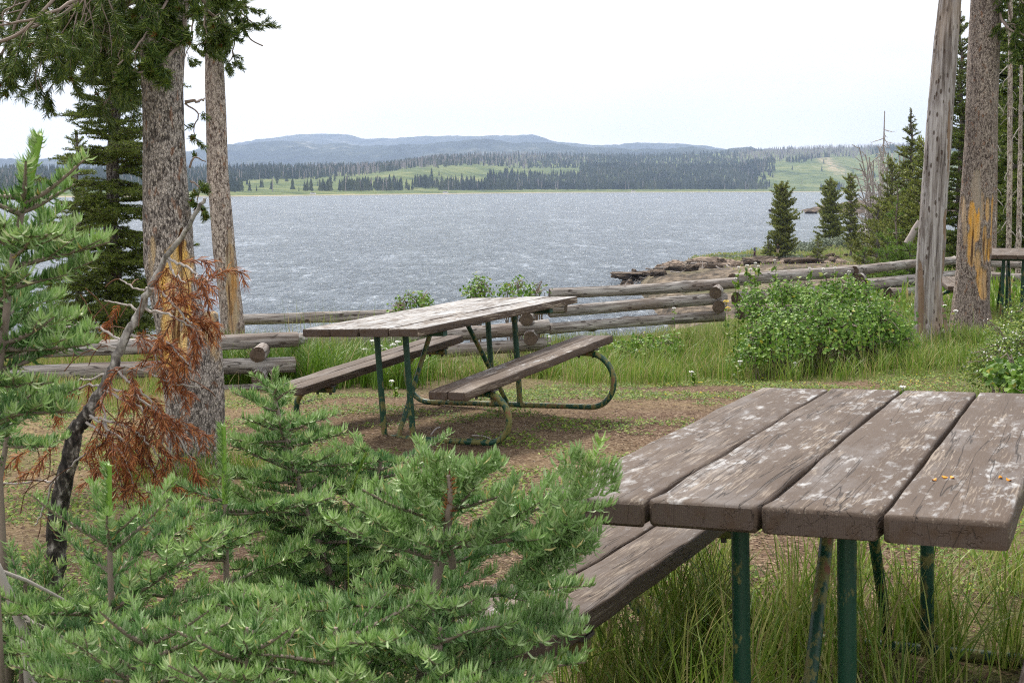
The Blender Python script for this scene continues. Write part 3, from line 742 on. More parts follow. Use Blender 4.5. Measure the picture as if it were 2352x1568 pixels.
# petals lying on the near table
mwN_ = Matrix(mwN)
for k_, (lx, ly) in enumerate([(.30, -.235), (.33, -.25), (.33, -.262), (.355, -.34), (.335, -.355)]):
    p = mwN_ @ Vector((lx * S, ly * S, .004))
    mb = MB(); a = rng.uniform(0, 6.28); n = 7; th = np.arange(n) / n * 6.283
    v = np.stack([np.cos(th) * .008, np.sin(th) * .004, .002 * np.cos(th * 2)], 1); c_, s_ = math.cos(a), math.sin(a)
    v = v @ np.array([[c_, s_, 0], [-s_, c_, 0], [0, 0, 1]]); mb.add(v + p, [np.arange(n)[None]])
    mb.add(v * [1, 1, 1] + np.array(p) - [0, 0, .0015], [np.arange(n)[::-1][None]])
    tag(mb.build('orange_petal', M['orange'], loc=tuple(p)), 'tiny orange petal lying on the right plank of the near table', 'petal', 'orange petals on the near tabletop')

# ------------------------------------------------------------------ big trunks
def trunk_mesh(path, d, n=72, rows=260, patches=(), bulge=(), seed=0, rough=.05, flare=.0, grey=0., base_z=None, woodseed=3):
    """path: [(u_left, u_right, v)] in photo px, top to bottom, all at forward distance d"""
    P = np.array(path, float); v = np.linspace(P[0, 2], P[-1, 2], rows)
    ul = np.interp(v, P[:, 2], P[:, 0]); ur = np.interp(v, P[:, 2], P[:, 1]); uc = (ul + ur) / 2
    C = np.array([at(a, b, d) for a, b in zip(uc, v)]); rad = (ur - ul) / 2 / FV * (d / cp) * .995
    th = np.arange(n) / n * 2 * np.pi; T, Vv = np.meshgrid(th, v)
    k = 1 + rough * (fbm(np.cos(T) * 2.2, np.sin(T) * 2.2, Vv * .008, seed, 4) - .5) * 2 + rough * .8 * (fbm(np.cos(T) * 9, np.sin(T) * 9, Vv * .035, seed + 5, 3) - .5)
    for t0, tw, v0, v1, am in bulge:
        dt = np.abs((T - math.radians(t0) + np.pi) % (2 * np.pi) - np.pi)
        k = k + am * np.exp(-(dt / math.radians(tw)) ** 2) * ss(v0, v0 + 12, Vv) * (1 - ss(v1 - 30, v1, Vv))
    if flare: k = k + flare * ss(.9, 1., (Vv - v[0]) / (v[-1] - v[0])) * (1 + .8 * np.cos(T * 5 + 1))
    off = np.cos(T) * (ur - ul)[:, None] / 2; U = uc[:, None] + off; front = np.sin(T) > 0
    w = np.zeros_like(T); gr = np.zeros_like(T)
    nz = (fbm(U * .06, Vv * .012, 0, woodseed, 4) - .5)
    for (pu, pv, pw_, ph_, g_) in patches:
        e = 1 - np.sqrt(((U - pu) / pw_) ** 2 + ((Vv - pv) / ph_) ** 2) + nz * 1.3
        mk = ss(0, .16, e) * front; gr = np.where(mk > w, g_, gr); w = np.maximum(w, mk)
    k = k - .07 * w
    X = C[:, None, 0] + np.cos(T) * rad[:, None] * k; Y = C[:, None, 1] - np.sin(T) * rad[:, None] * k; Z = np.broadcast_to(C[:, None, 2], T.shape)
    i = np.arange(rows - 1)[:, None] * n; j = np.arange(n)[None]; j2 = (j + 1) % n
    q = np.stack([i + j, i + n + j, i + n + j2, i + j2], -1).reshape(-1, 4)
    mb = MB().add(np.stack([X, Y, Z], -1).reshape(-1, 3), [q], np.stack([w, gr, w * 0], -1).reshape(-1, 3), True)
    return mb, C, rad

def sub_branches(r, pts, n, l0, l1, droop, back=.15, start=.1, up=0.):
    """random side shoots off a polyline: list of polylines"""
    pts = np.asarray(pts); seg = np.linalg.norm(np.diff(pts, axis=0), axis=1); cum = np.concatenate([[0], np.cumsum(seg)])
    out = []
    for k in range(n):
        t = start + (1 - start) * (k + r.random()) / n; d = t * cum[-1]; i = min(np.searchsorted(cum, d) - 1, len(seg) - 1); i = max(i, 0)
        p = pts[i] + (pts[i + 1] - pts[i]) * (d - cum[i]) / seg[i]; ax = nrm(pts[i + 1] - pts[i])
        side = r.normal(size=3); side[2] *= .6; side = side - ax * np.dot(side, ax); side = side / np.linalg.norm(side)
        dr = nrm(ax * r.uniform(.3, 1.) + side * r.uniform(.6, 1.1) + np.array([0, 0, up])); L = r.uniform(l0, l1) * (1.15 - .5 * t)
        q = [p]
        for s_ in range(1, 5):
            dr = nrm(dr + np.array([0, 0, -droop * .3]) + r.normal(0, .13, 3)); q.append(q[-1] + dr * L / 4)
        out.append(np.array(q))
    return out

def spline(pts, n=10, jit=0., r=rng):
    pts = np.asarray(pts, float); t = np.linspace(0, len(pts) - 1, n * (len(pts) - 1) + 1); out = []
    for x in t:
        i = min(int(x), len(pts) - 2); f = x - i
        p0 = pts[max(i - 1, 0)]; p1 = pts[i]; p2 = pts[i + 1]; p3 = pts[min(i + 2, len(pts) - 1)]
        out.append(.5 * ((2 * p1) + (-p0 + p2) * f + (2 * p0 - 5 * p1 + 4 * p2 - p3) * f * f + (-p0 + 3 * p1 - 3 * p2 + p3) * f ** 3))
    out = np.array(out)
    if jit: out[1:-1] += r.normal(0, jit, out[1:-1].shape)
    return out

def pine_branch(wood, leaf, r, path, nsub=9, l0=.25, l1=.6, r0=.022, droop=.5, tl=.11, dens=900, nl=.05, nw=.0035, ns2=5, bare=.0, ang=42):
    P = spline(path, 6, min(.012, r0 * .35), r); tube(wood, P, np.linspace(r0, r0 * .35, len(P)), 7, (0, 0, 0), smooth=True)
    s1 = sub_branches(r, P, nsub, l0, l1, droop, start=.12); A, B = [], []
    for q in s1:
        tube(wood, q, np.linspace(r0 * .32, r0 * .16, len(q)), 4)
        s2 = sub_branches(r, q, ns2, l0 * .35, l1 * .42, droop * .7, start=.2)
        for z in s2: prisms(wood, z[:-1], z[1:], r0 * .13, r0 * .1)
        for z in [q] + s2:
            if r.random() < bare: continue
            d = nrm(z[-1] - z[-2]); a = z[-1] - d * tl; A.append(a); B.append(z[-1])
            if r.random() < .35: A.append(z[2]); B.append(z[2] + nrm(z[3] - z[2]) * tl * .6)
    if A:
        A, B = np.array(A), np.array(B); new = (r.random(len(A)) < .0) * 1.
        needles(leaf, A, B, new, dens, nl, nw, ang, .12, r, .1)
        # reddish cones at a few tips
        k = r.random(len(A)) < .09
        if k.any(): needles(leaf, B[k] - nrm(B[k] - A[k]) * .02, B[k], np.ones(k.sum()), 1500, .02, .007, 55, 0, r, 0)

# large pine at left
e = empty('pine_tree', 'thick leaning pine with flaky bark and split yellow wood, left of the clearing', 'tree', at(447, 1095, 7.45))
path1 = [(300, 420, -420), (318, 428, -60), (322, 430, 0), (328, 418, 200), (331, 421, 300), (330, 430, 430), (330, 440, 520), (332, 446, 600), (345, 458, 680), (358, 476, 740), (368, 500, 800), (376, 508, 880), (384, 512, 960), (384, 512, 1040), (374, 514, 1085), (362, 522, 1125)]
pt1 = [(362, 568, 9, 42, .5), (356, 600, 7, 40, .8), (430, 575, 12, 60, 0), (402, 640, 20, 62, 0), (434, 650, 12, 85, .1), (420, 745, 9, 60, 0), (418, 590, 22, 34, .35), (398, 700, 10, 60, 0), (404, 755, 20, 45, .1), (396, 818, 17, 34, 0), (436, 800, 10, 52, 0), (415, 835, 12, 28, .0),
       (440, 720, 8, 50, 0), (502, 775, 7, 50, .45), (505, 850, 4, 45, .5), (492, 735, 7, 25, .9), (484, 1090, 11, 16, 0), (493, 1068, 6, 14, 0), (352, 650, 6, 30, .9)]
mb, C1, rad1 = trunk_mesh(path1, 7.45, 120, 520, pt1, [(4, 20, 722, 1200, .0)], 2, .05, .10)
part(mb, 'trunk', M['bark1'], e)
r = np.random.default_rng(101)
# bark-covered spur on the right flank
sp_ = [at(480, 715, 7.42), at(484, 760, 7.42), at(489, 830, 7.42), at(491, 920, 7.42), at(488, 1010, 7.42), at(485, 1100, 7.42)]
mb = MB(); tube(mb, spline(sp_, 14), np.interp(np.linspace(0, 1, 71), [0, .04, .5, 1], [.03, .048, .058, .075]), 20, (.0, 0, 0), wob=.1, seed=8)
vv = mb.v[0]; k = fbm(vv[:, 0] * 22, vv[:, 1] * 22, vv[:, 2] * 4, 5, 4); mb.a[0] = np.stack([ss(.66, .72, k + .22 * ss(.35, .75, vv[:, 2])), .6 + 0 * k, 0 * k], 1)
part(mb, 'trunk_spur', M['bark1'], e)
wood, leaf = MB(), MB()
BR = [[(370, -150, 7.3), (180, 10, 6.9), (60, 70, 6.8), (-60, 130, 6.7)], [(370, -200, 7.3), (230, -40, 6.6), (90, 40, 6.3), (-30, 60, 6.2)], [(372, -120, 7.3), (300, -20, 7.6), (200, 90, 7.8), (130, 170, 7.9)],
      [(360, -260, 7.4), (200, -120, 7.9), (60, -20, 8.1), (-60, 40, 8.2)], [(375, -60, 7.3), (310, 30, 7.7), (270, 130, 7.9), (250, 230, 8.)], [(370, -250, 7.4), (150, -110, 7.1), (20, 90, 6.9), (-20, 200, 6.9)],
      [(350, -80, 7.5), (240, 0, 7.9), (170, 30, 8.2), (120, 60, 8.4)], [(365, -170, 7.4), (260, -80, 7.2), (150, 10, 7.1), (100, 140, 7.0)],
      [(362, -40, 7.4), (290, 10, 7.9), (255, 70, 8.3), (225, 150, 8.4)], [(350, -200, 7.5), (130, -60, 8.), (10, 30, 8.2), (-90, 90, 8.2)]]
for k_, b in enumerate(BR): pine_branch(wood, leaf, r, [at(*p) for p in b], 13, .2, .5, .012, .75, .10, 760, .048, .0032, 6)
# spray hanging in front of the trunk, and one to the right of it
pine_branch(wood, leaf, r, [at(432, -60, 7.2), at(425, 50, 6.9), at(400, 120, 6.7), at(350, 160, 6.6), at(290, 165, 6.6)], 12, .08, .24, .014, .25, .09, 1000, .045, .0034, 5)
pine_branch(wood, leaf, r, [at(425, -80, 7.2), at(370, 20, 6.8), at(330, 90, 6.6), at(270, 150, 6.5)], 7, .06, .2, .009, .4, .09, 1000, .045, .0034, 4)
pine_branch(wood, leaf, r, [at(385, -90, 7.1), at(370, 0, 6.9), at(360, 70, 6.8)], 7, .08, .22, .01, .4, .09, 1000, .045, .0034, 4)
pine_branch(wood, leaf, r, [at(430, -60, 7.4), at(470, 10, 7.5), at(500, 60, 7.6), at(470, 100, 7.6)], 9, .08, .24, .010, .45, .09, 900, .045, .0034, 4)
pine_branch(wood, leaf, r, [at(300, -30, 7.5), at(240, 90, 7.6), at(190, 110, 7.6)], 9, .15, .35, .010, .6, .09, 900, .045, .0034, 5)
pine_branch(wood, leaf, r, [at(425, 235, 7.4), at(452, 232, 7.4), at(470, 226, 7.5)], 0, .05, .1, .011, .2, .05, 500, .04, .0034, 1)
pine_branch(wood, leaf, r, [at(424, 238, 7.4), at(455, 262, 7.4), at(445, 300, 7.4), at(455, 335, 7.4)], 4, .03, .07, .005, .2, .04, 900, .035, .0034, 1)
pine_branch(wood, leaf, r, [at(436, 385, 7.4), at(446, 362, 7.4), at(472, 372, 7.5)], 1, .05, .08, .007, .2, .03, 500, .04, .0034, 0)
pine_branch(wood, leaf, r, [at(437, 415, 7.4), at(458, 432, 7.4), at(452, 470, 7.4), at(468, 490, 7.4)], 6, .04, .09, .005, .1, .05, 900, .035, .0034, 2)
# bare drooping twigs
for k in range(26):
    u0, v0 = r.uniform(20, 330), r.uniform(-20, 130); dd = r.uniform(6.6, 7.8); a = [at(u0, v0, dd)]
    du = r.uniform(-25, 15)
    for s_ in range(1, 5): a.append(at(u0 + du * s_ * .5 + r.normal(0, 5), v0 + s_ * r.uniform(14, 26), dd))
    tube(wood, spline(a, 4), .003, 4)
tube(wood, spline([at(150, -30, 6.6), at(90, 35, 6.5), at(40, 80, 6.5), at(-30, 105, 6.5)], 8), .008, 6)
part(wood, 'branches', M['twig'], e); part(leaf, 'needles', M['pine'], e)

# slender pale pine behind it
e = empty('pine_tree', 'slender pale pine trunk with a stripped side, at the shore end of the rail fence', 'tree', at(545, 775, 15.6))
path2 = [(462, 508, -200), (469, 500, 0), (472, 512, 110), (472, 516, 200), (474, 520, 300), (476, 524, 400), (484, 534, 500), (490, 541, 580), (498, 548, 640), (504, 556, 700), (508, 560, 750), (508, 562, 790)]
mb, _, _ = trunk_mesh(path2, 15.6, 64, 300, [(532, 600, 9, 45, .2), (537, 660, 12, 55, .1), (543, 720, 13, 45, .35), (546, 640, 4, 60, .6), (531, 555, 5, 30, .6)], [], 22, .05, .04)
part(mb, 'trunk', M['bark2'], e)
wood, leaf = MB(), MB()
for b in [[(490, -60, 15.4), (540, 10, 15.2), (575, 50, 15.2), (604, 60, 15.2)], [(490, -40, 15.4), (530, 40, 15.3), (540, 90, 15.3), (530, 140, 15.3)], [(485, -80, 15.3), (470, 30, 15.), (475, 80, 15.), (500, 120, 15.)],
          [(480, -40, 15.5), (445, 30, 15.6), (440, 90, 15.7), (420, 140, 15.7)], [(490, -50, 15.3), (515, 20, 15.), (520, 60, 15.), (545, 95, 15.)], [(490, -90, 15.3), (540, -20, 15.), (560, 10, 15.), (545, 40, 15.)]]:
    pine_branch(wood, leaf, r, [at(*p) for p in b], 9, .15, .38, .014, .2, .13, 560, .06, .0060, 3)
tube(wood, spline([at(560, 60, 15.2), at(575, 90, 15.2), at(604, 106, 15.2)], 6), .008, 5)
part(wood, 'branches', M['twig'], e); part(leaf, 'needles', M['pine'], e)

# silver snag at right
e = empty('dead_tree', 'silver barkless dead trunk pitted with holes, leaning beside the leafy bush', 'tree', at(2135, 775, 14.6))
path3 = [(2176, 2226, -200), (2158, 2207, 0), (2146, 2199, 100), (2134, 2190, 230), (2124, 2184, 340), (2116, 2174, 450), (2110, 2171, 540), (2105, 2168, 620), (2102, 2166, 690), (2104, 2168, 740), (2100, 2178, 780)]
mb, _, _ = trunk_mesh(path3, 14.6, 72, 320, [(2166, 520, 5, 32, 0), (2162, 640, 6, 70, .3), (2110, 690, 5, 90, 0), (2112, 350, 4, 120, 0), (2172, 330, 4, 120, 0), (2165, 730, 8, 40, .3)], [(10, 25, 620, 700, -.08), (0, 18, 690, 790, .12)], 33, .07, .10)
part(mb, 'trunk', M['snag'], e)

# scarred live trunk at right
e = empty('pine_tree', 'thick speckled pine trunk with bright orange scars, in front of the farthest picnic table', 'tree', at(2235, 735, 15.2))
path4 = [(2236, 2302, -200), (2232, 2298, 0), (2224, 2294, 150), (2217, 2286, 330), (2208, 2282, 450), (2201, 2277, 540), (2198, 2273, 620), (2190, 2271, 690), (2186, 2276, 740), (2180, 2284, 770)]
mb, _, _ = trunk_mesh(path4, 15.2, 96, 420, [(2232, 432, 9.5, 45.6, .9), (2226, 505, 12.2, 40.8, 0), (2219, 560, 6.8, 48.0, .1), (2208, 500, 4.1, 54.0, .5), (2240, 470, 8.1, 36.0, .8), (2250, 560, 5.4, 40.8, .05), (2263, 575, 5.4, 31.2, 0), (2240, 645, 10.8, 36.0, .1), (2234, 600, 6.8, 26.4, .3), (2270, 520, 4.1, 72.0, .1), (2252, 650, 5.4, 28.8, 0), (2256, 478, 5.4, 31.2, .3)], [], 44, .05, .06)
part(mb, 'trunk', M['bark3'], e)

# ------------------------------------------------------------------ rail fence
e = empty('rail_fence', 'weathered grey log rail fence zigzagging along the edge of the bluff', 'fence', at(1176, 760, 16.))
r = np.random.default_rng(12)
def log_part(name, a, b, r0, r1, seed, knots=2):
    a, b = np.array(a), np.array(b); L = np.linalg.norm(b - a); X = nrm(b - a); s, t = perp(X)
    n = 22; N = 46; th = np.arange(n) / n * 6.2832; x = np.linspace(0, L, N)
    R = np.interp(x, [0, L], [r0, r1]); T, XX = np.meshgrid(th, x)
    k = R[:, None] * (1 + .15 * (fbm(np.cos(T) * 1.4, np.sin(T) * 1.4, XX * .9, seed, 3) - .5) * 2 + .10 * (fbm(np.cos(T) * 5, np.sin(T) * 5, XX * 3, seed + 4, 2) - .5))
    for q_ in range(knots):
        xk, tk = r.uniform(.1, .9) * L, r.uniform(0, 6.28); dt = np.abs((T - tk + np.pi) % 6.2832 - np.pi)
        k = k + .025 * np.exp(-(dt / .3) ** 2 - ((XX - xk) / .035) ** 2)
    bow = .04 * np.sin(XX / L * math.pi) * r.uniform(-1, 1) * L / 3 + .012 * (fbm(XX * .8, 0, 0, seed + 9, 2) - .5)
    V = np.stack([XX + .006 * (np.abs(XX - L / 2) > L / 2 - .01) * np.sin(T * 3), np.cos(T) * k + bow, np.sin(T) * k + bow * .7], -1)
    i = np.arange(N - 1)[:, None] * n; j = np.arange(n)[None]; j2 = (j + 1) % n
    q = np.stack([i + j, i + j2, i + n + j2, i + n + j], -1).reshape(-1, 4)
    mb = MB(); pid = (seed * .137) % 1
    mb.add(V.reshape(-1, 3), [q], (pid, 0, 0), True)
    mb.add(V[0] * [1, 1, 1], [np.arange(n)[::-1][None]], (pid, 1, 0)); mb.add(V[-1], [np.arange(n)[None]], (pid, 1, 0))
    o = mb.build(name, M['log']); m = np.eye(4); m[:3, 0] = X; m[:3, 1] = s; m[:3, 2] = t; m[:3, 3] = a - np.array(e.location)
    o.parent = e; o.matrix_local = Matrix(m.tolist()); return o
RAILS = [(-160, 812, 685, 779, 11.2, 11.7, .069, .068), (-160, 872, 679, 837, 11.1, 11.6, .074, .07), (-160, 918, 676, 896, 11.1, 11.6, .06, .066),
         (554, 733, 1300, 704, 16.6, 15.4, .066, .072), (700, 787, 1262, 749, 14.6, 14.6, .07, .078), (770, 820, 1264, 788, 14.4, 14.6, .07, .075),
         (1262, 674, 1690, 650, 16.4, 16.8, .064, .07), (1262, 717, 1666, 685, 16.2, 16.7, .066, .074), (1262, 755, 1662, 726, 16.1, 16.6, .064, .068),
         (1683, 643, 1975, 621, 17., 19.5, .082, .078), (1962, 622, 2230, 598, 19.2, 22.5, .070, .065), (1690, 684, 1990, 655, 16.9, 19.3, .075, .075),
         (1985, 655, 2230, 630, 19.1, 22.3, .088, .08), (2040, 672, 2230, 655, 19.3, 22.3, .07, .07), (1700, 722, 2000, 690, 16.8, 19.2, .07, .07),
         (2200, 600, 2620, 616, 22.4, 20.5, .066, .066), (2200, 628, 2620, 650, 22.2, 20.4, .066, .066), (2200, 655, 2620, 682, 22., 20.3, .066, .066),
         (672, 779, 692, 777, 12.0, 12.9, .06, .06)]
for k_, (u0, v0, u1, v1, d0, d1, ra, rb) in enumerate(RAILS): log_part('rail', at(u0, v0, d0), at(u1, v1, d1), ra, rb, k_ * 3 + 1)
# short cross logs laid through the joints, sawn end towards the camera
for k_, (u, v, d, ra, yaw, lg) in enumerate([(592, 814, 11.15, .066, -.10, .6), (592, 868, 11.2, .06, -.12, .6), (1210, 733, 14.2, .072, .04, .7), (1219, 777, 14.2, .076, .03, .7), (1644, 672, 16.1, .072, .19, .8), (1650, 706, 16.1, .08, .2, .8), (1975, 640, 18.8, .07, .29, .8), (1985, 668, 18.9, .075, .3, .7), (20, 886, 10.9, .05, .2, .6)]):
    a = at(u, v, d); b = a + np.array([math.sin(yaw) * lg, math.cos(yaw) * lg, -.02]); log_part('cross_log', a, b, ra, ra * .93, 100 + k_ * 7, 1)
# ------------------------------------------------------------------ conifers
def whorled(tr_pts, r, prof_len, gap, nb, elev, Lead, side_gap, side_len, curl=.25, stop=None, jit=0., finger=0.):
    """branch/twig segments of a whorled young conifer. tr_pts from tip down. Returns wood segs & needle segs"""
    P = np.asarray(tr_pts); seg = np.linalg.norm(np.diff(P, axis=0), axis=1); cum = np.concatenate([[0], np.cumsum(seg)])
    def pos(s):
        i = int(np.clip(np.searchsorted(cum, s) - 1, 0, len(seg) - 1)); return P[i] + (P[i + 1] - P[i]) * (s - cum[i]) / seg[i]
    BR, TW0, TW1, TN = [], [], [], []
    # leader
    n = 5
    for k in range(n):
        TW0.append(pos(Lead * (k + 1) / n)); TW1.append(pos(Lead * k / n)); TN.append(.75); TW0.append(TW0[-1]); TW1.append(TW1[-1]); TN.append(.4)
    s = Lead; tot = cum[-1] if stop is None else min(stop, cum[-1]); a0 = r.uniform(0, 6.28)
    while s < tot:
        m = nb + (r.random() < .4)
        a0 += 1.1
        for k in range(m):
            az = a0 + k / m * 6.2832 + r.normal(0, .2); L = prof_len(s) * r.uniform(.7, 1.1)
            if L < .03: continue
            c = pos(np.clip(s + r.normal(0, .5) * gap(s) * jit, Lead, tot)); L *= 1 + jit * r.normal(0, .22)
            el = elev(s) + r.normal(0, .1 + .14 * jit); n = 7; d = np.array([math.cos(az) * math.cos(el), math.sin(az) * math.cos(el), math.sin(el)])
            q = [c + np.array([0, 0, r.normal(0, .012)])]
            for i in range(n):
                d = nrm(d + np.array([0, 0, curl / n]) + r.normal(0, .04, 3)); q.append(q[-1] + d * L / n)
            q = np.array(q); BR.append(q)
            for i in range(n):
                t = (i + 1) / n
                if t > .28 or L < .2 or finger: TW0.append(q[i]); TW1.append(q[i + 1]); TN.append(.75 if t > .86 else (.35 if t > .7 else 0.))
            # side twigs
            x = side_gap * 1.2 if not (finger and s < Lead + finger) else L * 2
            while x < L * .93:
                i = min(int(x / L * n), n - 1); p = q[i] + (q[i + 1] - q[i]) * (x / L * n - i); ax = nrm(q[i + 1] - q[i])
                for sd in ((1, -1)):
                    h = nrm(np.cross([0, 0, 1.], ax)) * sd
                    dd = nrm(ax * .75 + h * r.uniform(.6, 1.) + np.array([0, 0, r.normal(.06, .12)])); l2 = min(side_len, (L - x) * .62 + .03) * r.uniform(.6, 1.1)
                    z = [p]
                    for w in range(3):
                        dd = nrm(dd + ax * .12 + np.array([0, 0, .05])); z.append(z[-1] + dd * l2 / 3)
                        TW0.append(z[-2]); TW1.append(z[-1]); TN.append((0., .22, .7)[w])
                    if l2 > side_len * (.55 if not finger else 2):
                        for s3 in (1, -1):
                            h3 = nrm(np.cross([0, 0, 1.], dd)) * s3; l3 = l2 * r.uniform(.3, .5); p3 = z[1]
                            TW0.append(p3); TW1.append(p3 + nrm(dd * .8 + h3 + [0, 0, .05]) * l3); TN.append(.4)
                x += side_gap * r.uniform(.8, 1.2)
        s += gap(s) * r.uniform(.85, 1.15)
    return BR, np.array(TW0), np.array(TW1), np.array(TN)

def fir(name, label, tr_pts, r, prof_len, gap, nb, elev, Lead, side_gap, side_len, nl, nw, dens, mat, tr, bark='twig', group=None, stop=None, curl=.25, ang=58, lift=.4, cat='tree', red=0, newk=1., twr=.0016, tone=0., jit=0., finger=0.):
    P = np.asarray(tr_pts)
    e = empty(name, label, cat, P[-1], group)
    BR, A, B, Nn = whorled(P, r, prof_len, gap, nb, elev, Lead, side_gap, side_len, curl, stop, jit, finger)
    mb = MB(); cum = np.concatenate([[0], np.cumsum(np.linalg.norm(np.diff(P, axis=0), axis=1))])
    tube(mb, P, tr[0] + (tr[1] - tr[0]) * cum / cum[-1], 8, wob=.08)
    part(mb, 'trunk', M[bark], e)
    if name == 'young_fir' and Lead > .08:
        q = [P[0]] + [P[i] for i in range(1, len(P)) if cum[i] < Lead] ; q = q + [q[-1] + nrm(P[min(len(q), len(P) - 1)] - q[-1] + 1e-9) * .01]
        mb = MB(); tube(mb, q, np.linspace(.0052, .0064, len(q)), 7, (.5, 1., .0)); part(mb, 'leader_shoot', M['fir'], e)
    mb = MB()
    for q in BR:
        prisms(mb, q[:-1], q[1:], np.linspace(twr * 3, twr * 1.3, len(q) - 1), np.linspace(twr * 2.7, twr, len(q) - 1), 4)
    prisms(mb, A, B, twr, twr * .8, 3)
    part(mb, 'branches', M[bark], e)
    mb = MB(); needles(mb, A, B, Nn * newk, dens, nl, nw, ang, lift, r, .5 if name != 'young_fir' else .85, tone)
    part(mb, 'needles', mat, e)
    return e

def down(pts, y=None):
    """extend a trunk polyline straight down to the ground"""
    p = pts[-1]; g_ = float(gz(p[0], p[1])); return list(pts) + [np.array([p[0], p[1], g_ - .03])] if p[2] > g_ else list(pts)
YG = 'young firs crowding the foreground'
r = np.random.default_rng(77)
def yfir(label, pts, mx, slope=.62, lead=.15, gapv=.11, nb=5, top_el=.75, low_el=.05, dens=1300, stop=1.15, sg=.046, sl=.17, nl=.0225, nw=.0031, off=.04, seed=0, tr=(.004, .016), curl=.2, newk=1., base=None, tone=0., jt=.5, fg=.04):
    rr = np.random.default_rng(seed); P = down([at(*p) for p in pts]); P = np.concatenate([spline(P[:-1], 5), [P[-1]]]) if len(P) > 2 else np.array(P)
    # resample the lower part so whorls have positions
    return fir('young_fir', label, P, rr, lambda s: min(mx, off + slope * s), lambda s: gapv * (1 if s < .5 else .85), nb, lambda s: top_el + (low_el - top_el) * min(1, s / .45), lead, sg, sl, nl, nw, dens, M['fir'], tr, 'twig', YG, stop, curl, 66, .55, 'tree', 0, max(newk, .75), tone=tone, jit=jt, finger=fg)

yfir('tallest young fir, its leader tilting right at the left edge above the rust-brown branch', [(92, 312, 2.05), (72, 400, 2.05), (52, 480, 2.05), (22, 640, 2.05), (10, 760, 2.05), (-30, 1000, 2.05)], .15, .75, .11, 0.085, 8, .4, .1, 1080, .47, .042, .10, seed=1, off=.05)
yfir('young fir with a long bright green leader, in front of the rust-brown branch', [(250, 1068, 2.35), (250, 1180, 2.35), (252, 1256, 2.35), (256, 1400, 2.35)], .38, .85, .145, 0.134, 6, .55, .1, 1080, .62, .060, .115, fg=.1, seed=2, tr=(.0035, .012), off=.06)
yfir('young fir with a straight leader standing just in front of the thick pine trunk', [(513, 978, 2.75), (515, 1100, 2.75), (518, 1180, 2.75), (520, 1330, 2.75)], .40, .62, .165, 0.15, 6, .18, .0, 1080, .72, .060, .115, fg=.1, seed=3, tr=(.0035, .012), off=.08)
yfir('young fir with a crooked pale stem right of the scarred pine, below the bench end', [(625, 850, 3.1), (630, 905, 3.1), (642, 960, 3.1), (672, 1060, 3.1), (700, 1165, 3.1), (762, 1330, 3.1)], .30, .62, .06, 0.062, 6, .2, -.05, 1080, .62, .060, .13, seed=4, tr=(.004, .013), off=.05, newk=.6)
yfir('flat-topped young fir just below the spattered table, behind its neighbours', [(880, 1040, 3.3), (870, 1080, 3.3), (800, 1330, 3.3)], .34, 1.6, .03, 0.090, 7, .25, .0, 1080, .62, .060, .11, seed=5, off=.18, newk=.3)
yfir('broad young fir with a broken rust-brown top, reaching across the near table corner', [(1035, 1120, 2.25), (1030, 1200, 2.25), (990, 1400, 2.25), (960, 1640, 2.25)], .34, 1.1, .04, 0.095, 7, .3, .05, 1080, .62, .060, .115, seed=6, off=.10, tr=(.006, .02), newk=.35, tone=.08)
yfir('small young fir poking up at the bottom edge between two broad ones', [(565, 1440, 1.95), (563, 1530, 1.95), (560, 1700, 1.95)], .26, .8, .055, 0.090, 7, .6, .1, 1080, .4, .060, .12, seed=7, off=.07, newk=.7)
yfir('low young fir filling the bottom left corner', [(60, 1330, 2.5), (55, 1400, 2.5), (50, 1650, 2.5)], .42, .9, .05, 0.101, 7, .4, .05, 1080, .6, .060, .12, seed=8, off=.1, newk=.2)
yfir('pale young fir spreading along the bottom edge, left of centre', [(330, 1440, 2.0), (340, 1500, 2.0), (350, 1700, 2.0)], .40, .9, .03, 0.084, 7, .35, .05, 1080, .42, .060, .115, seed=9, off=.12, newk=.25, tone=.1)
yfir('dense young fir at the bottom edge below the broken-topped fir', [(770, 1440, 2.0), (770, 1500, 2.0), (770, 1700, 2.0)], .36, .9, .03, 0.084, 7, .3, .0, 1080, .42, .060, .115, seed=10, off=.13, newk=.2)
yfir('dim young fir deep among the others, behind the straight leaders', [(400, 1350, 2.9), (400, 1400, 2.9), (400, 1640, 2.9)], .38, .9, .03, 0.095, 7, .3, .0, 1080, .5, .060, .12, seed=11, off=.12, newk=.1)
yfir('young fir at the bottom edge beside the near bench', [(1010, 1440, 2.0), (1010, 1500, 2.0), (1010, 1700, 2.0)], .15, .9, .03, 0.084, 7, .3, .0, 1080, .42, .060, .13, seed=12, off=.09, newk=.2, tone=.08)
yfir('drooping young fir below the left rail, under the tallest leader', [(40, 890, 2.6), (30, 930, 2.6), (0, 1100, 2.6)], .22, .9, .02, 0.101, 7, .1, -.1, 1080, .22, .060, .12, seed=13, off=.1, newk=.1)
yfir('shaded young fir between the dead branch and the left edge', [(200, 1400, 2.7), (200, 1450, 2.7), (200, 1680, 2.7)], .36, .9, .03, 0.095, 7, .3, .0, 1080, .45, .060, .115, seed=14, off=.12, newk=.1)

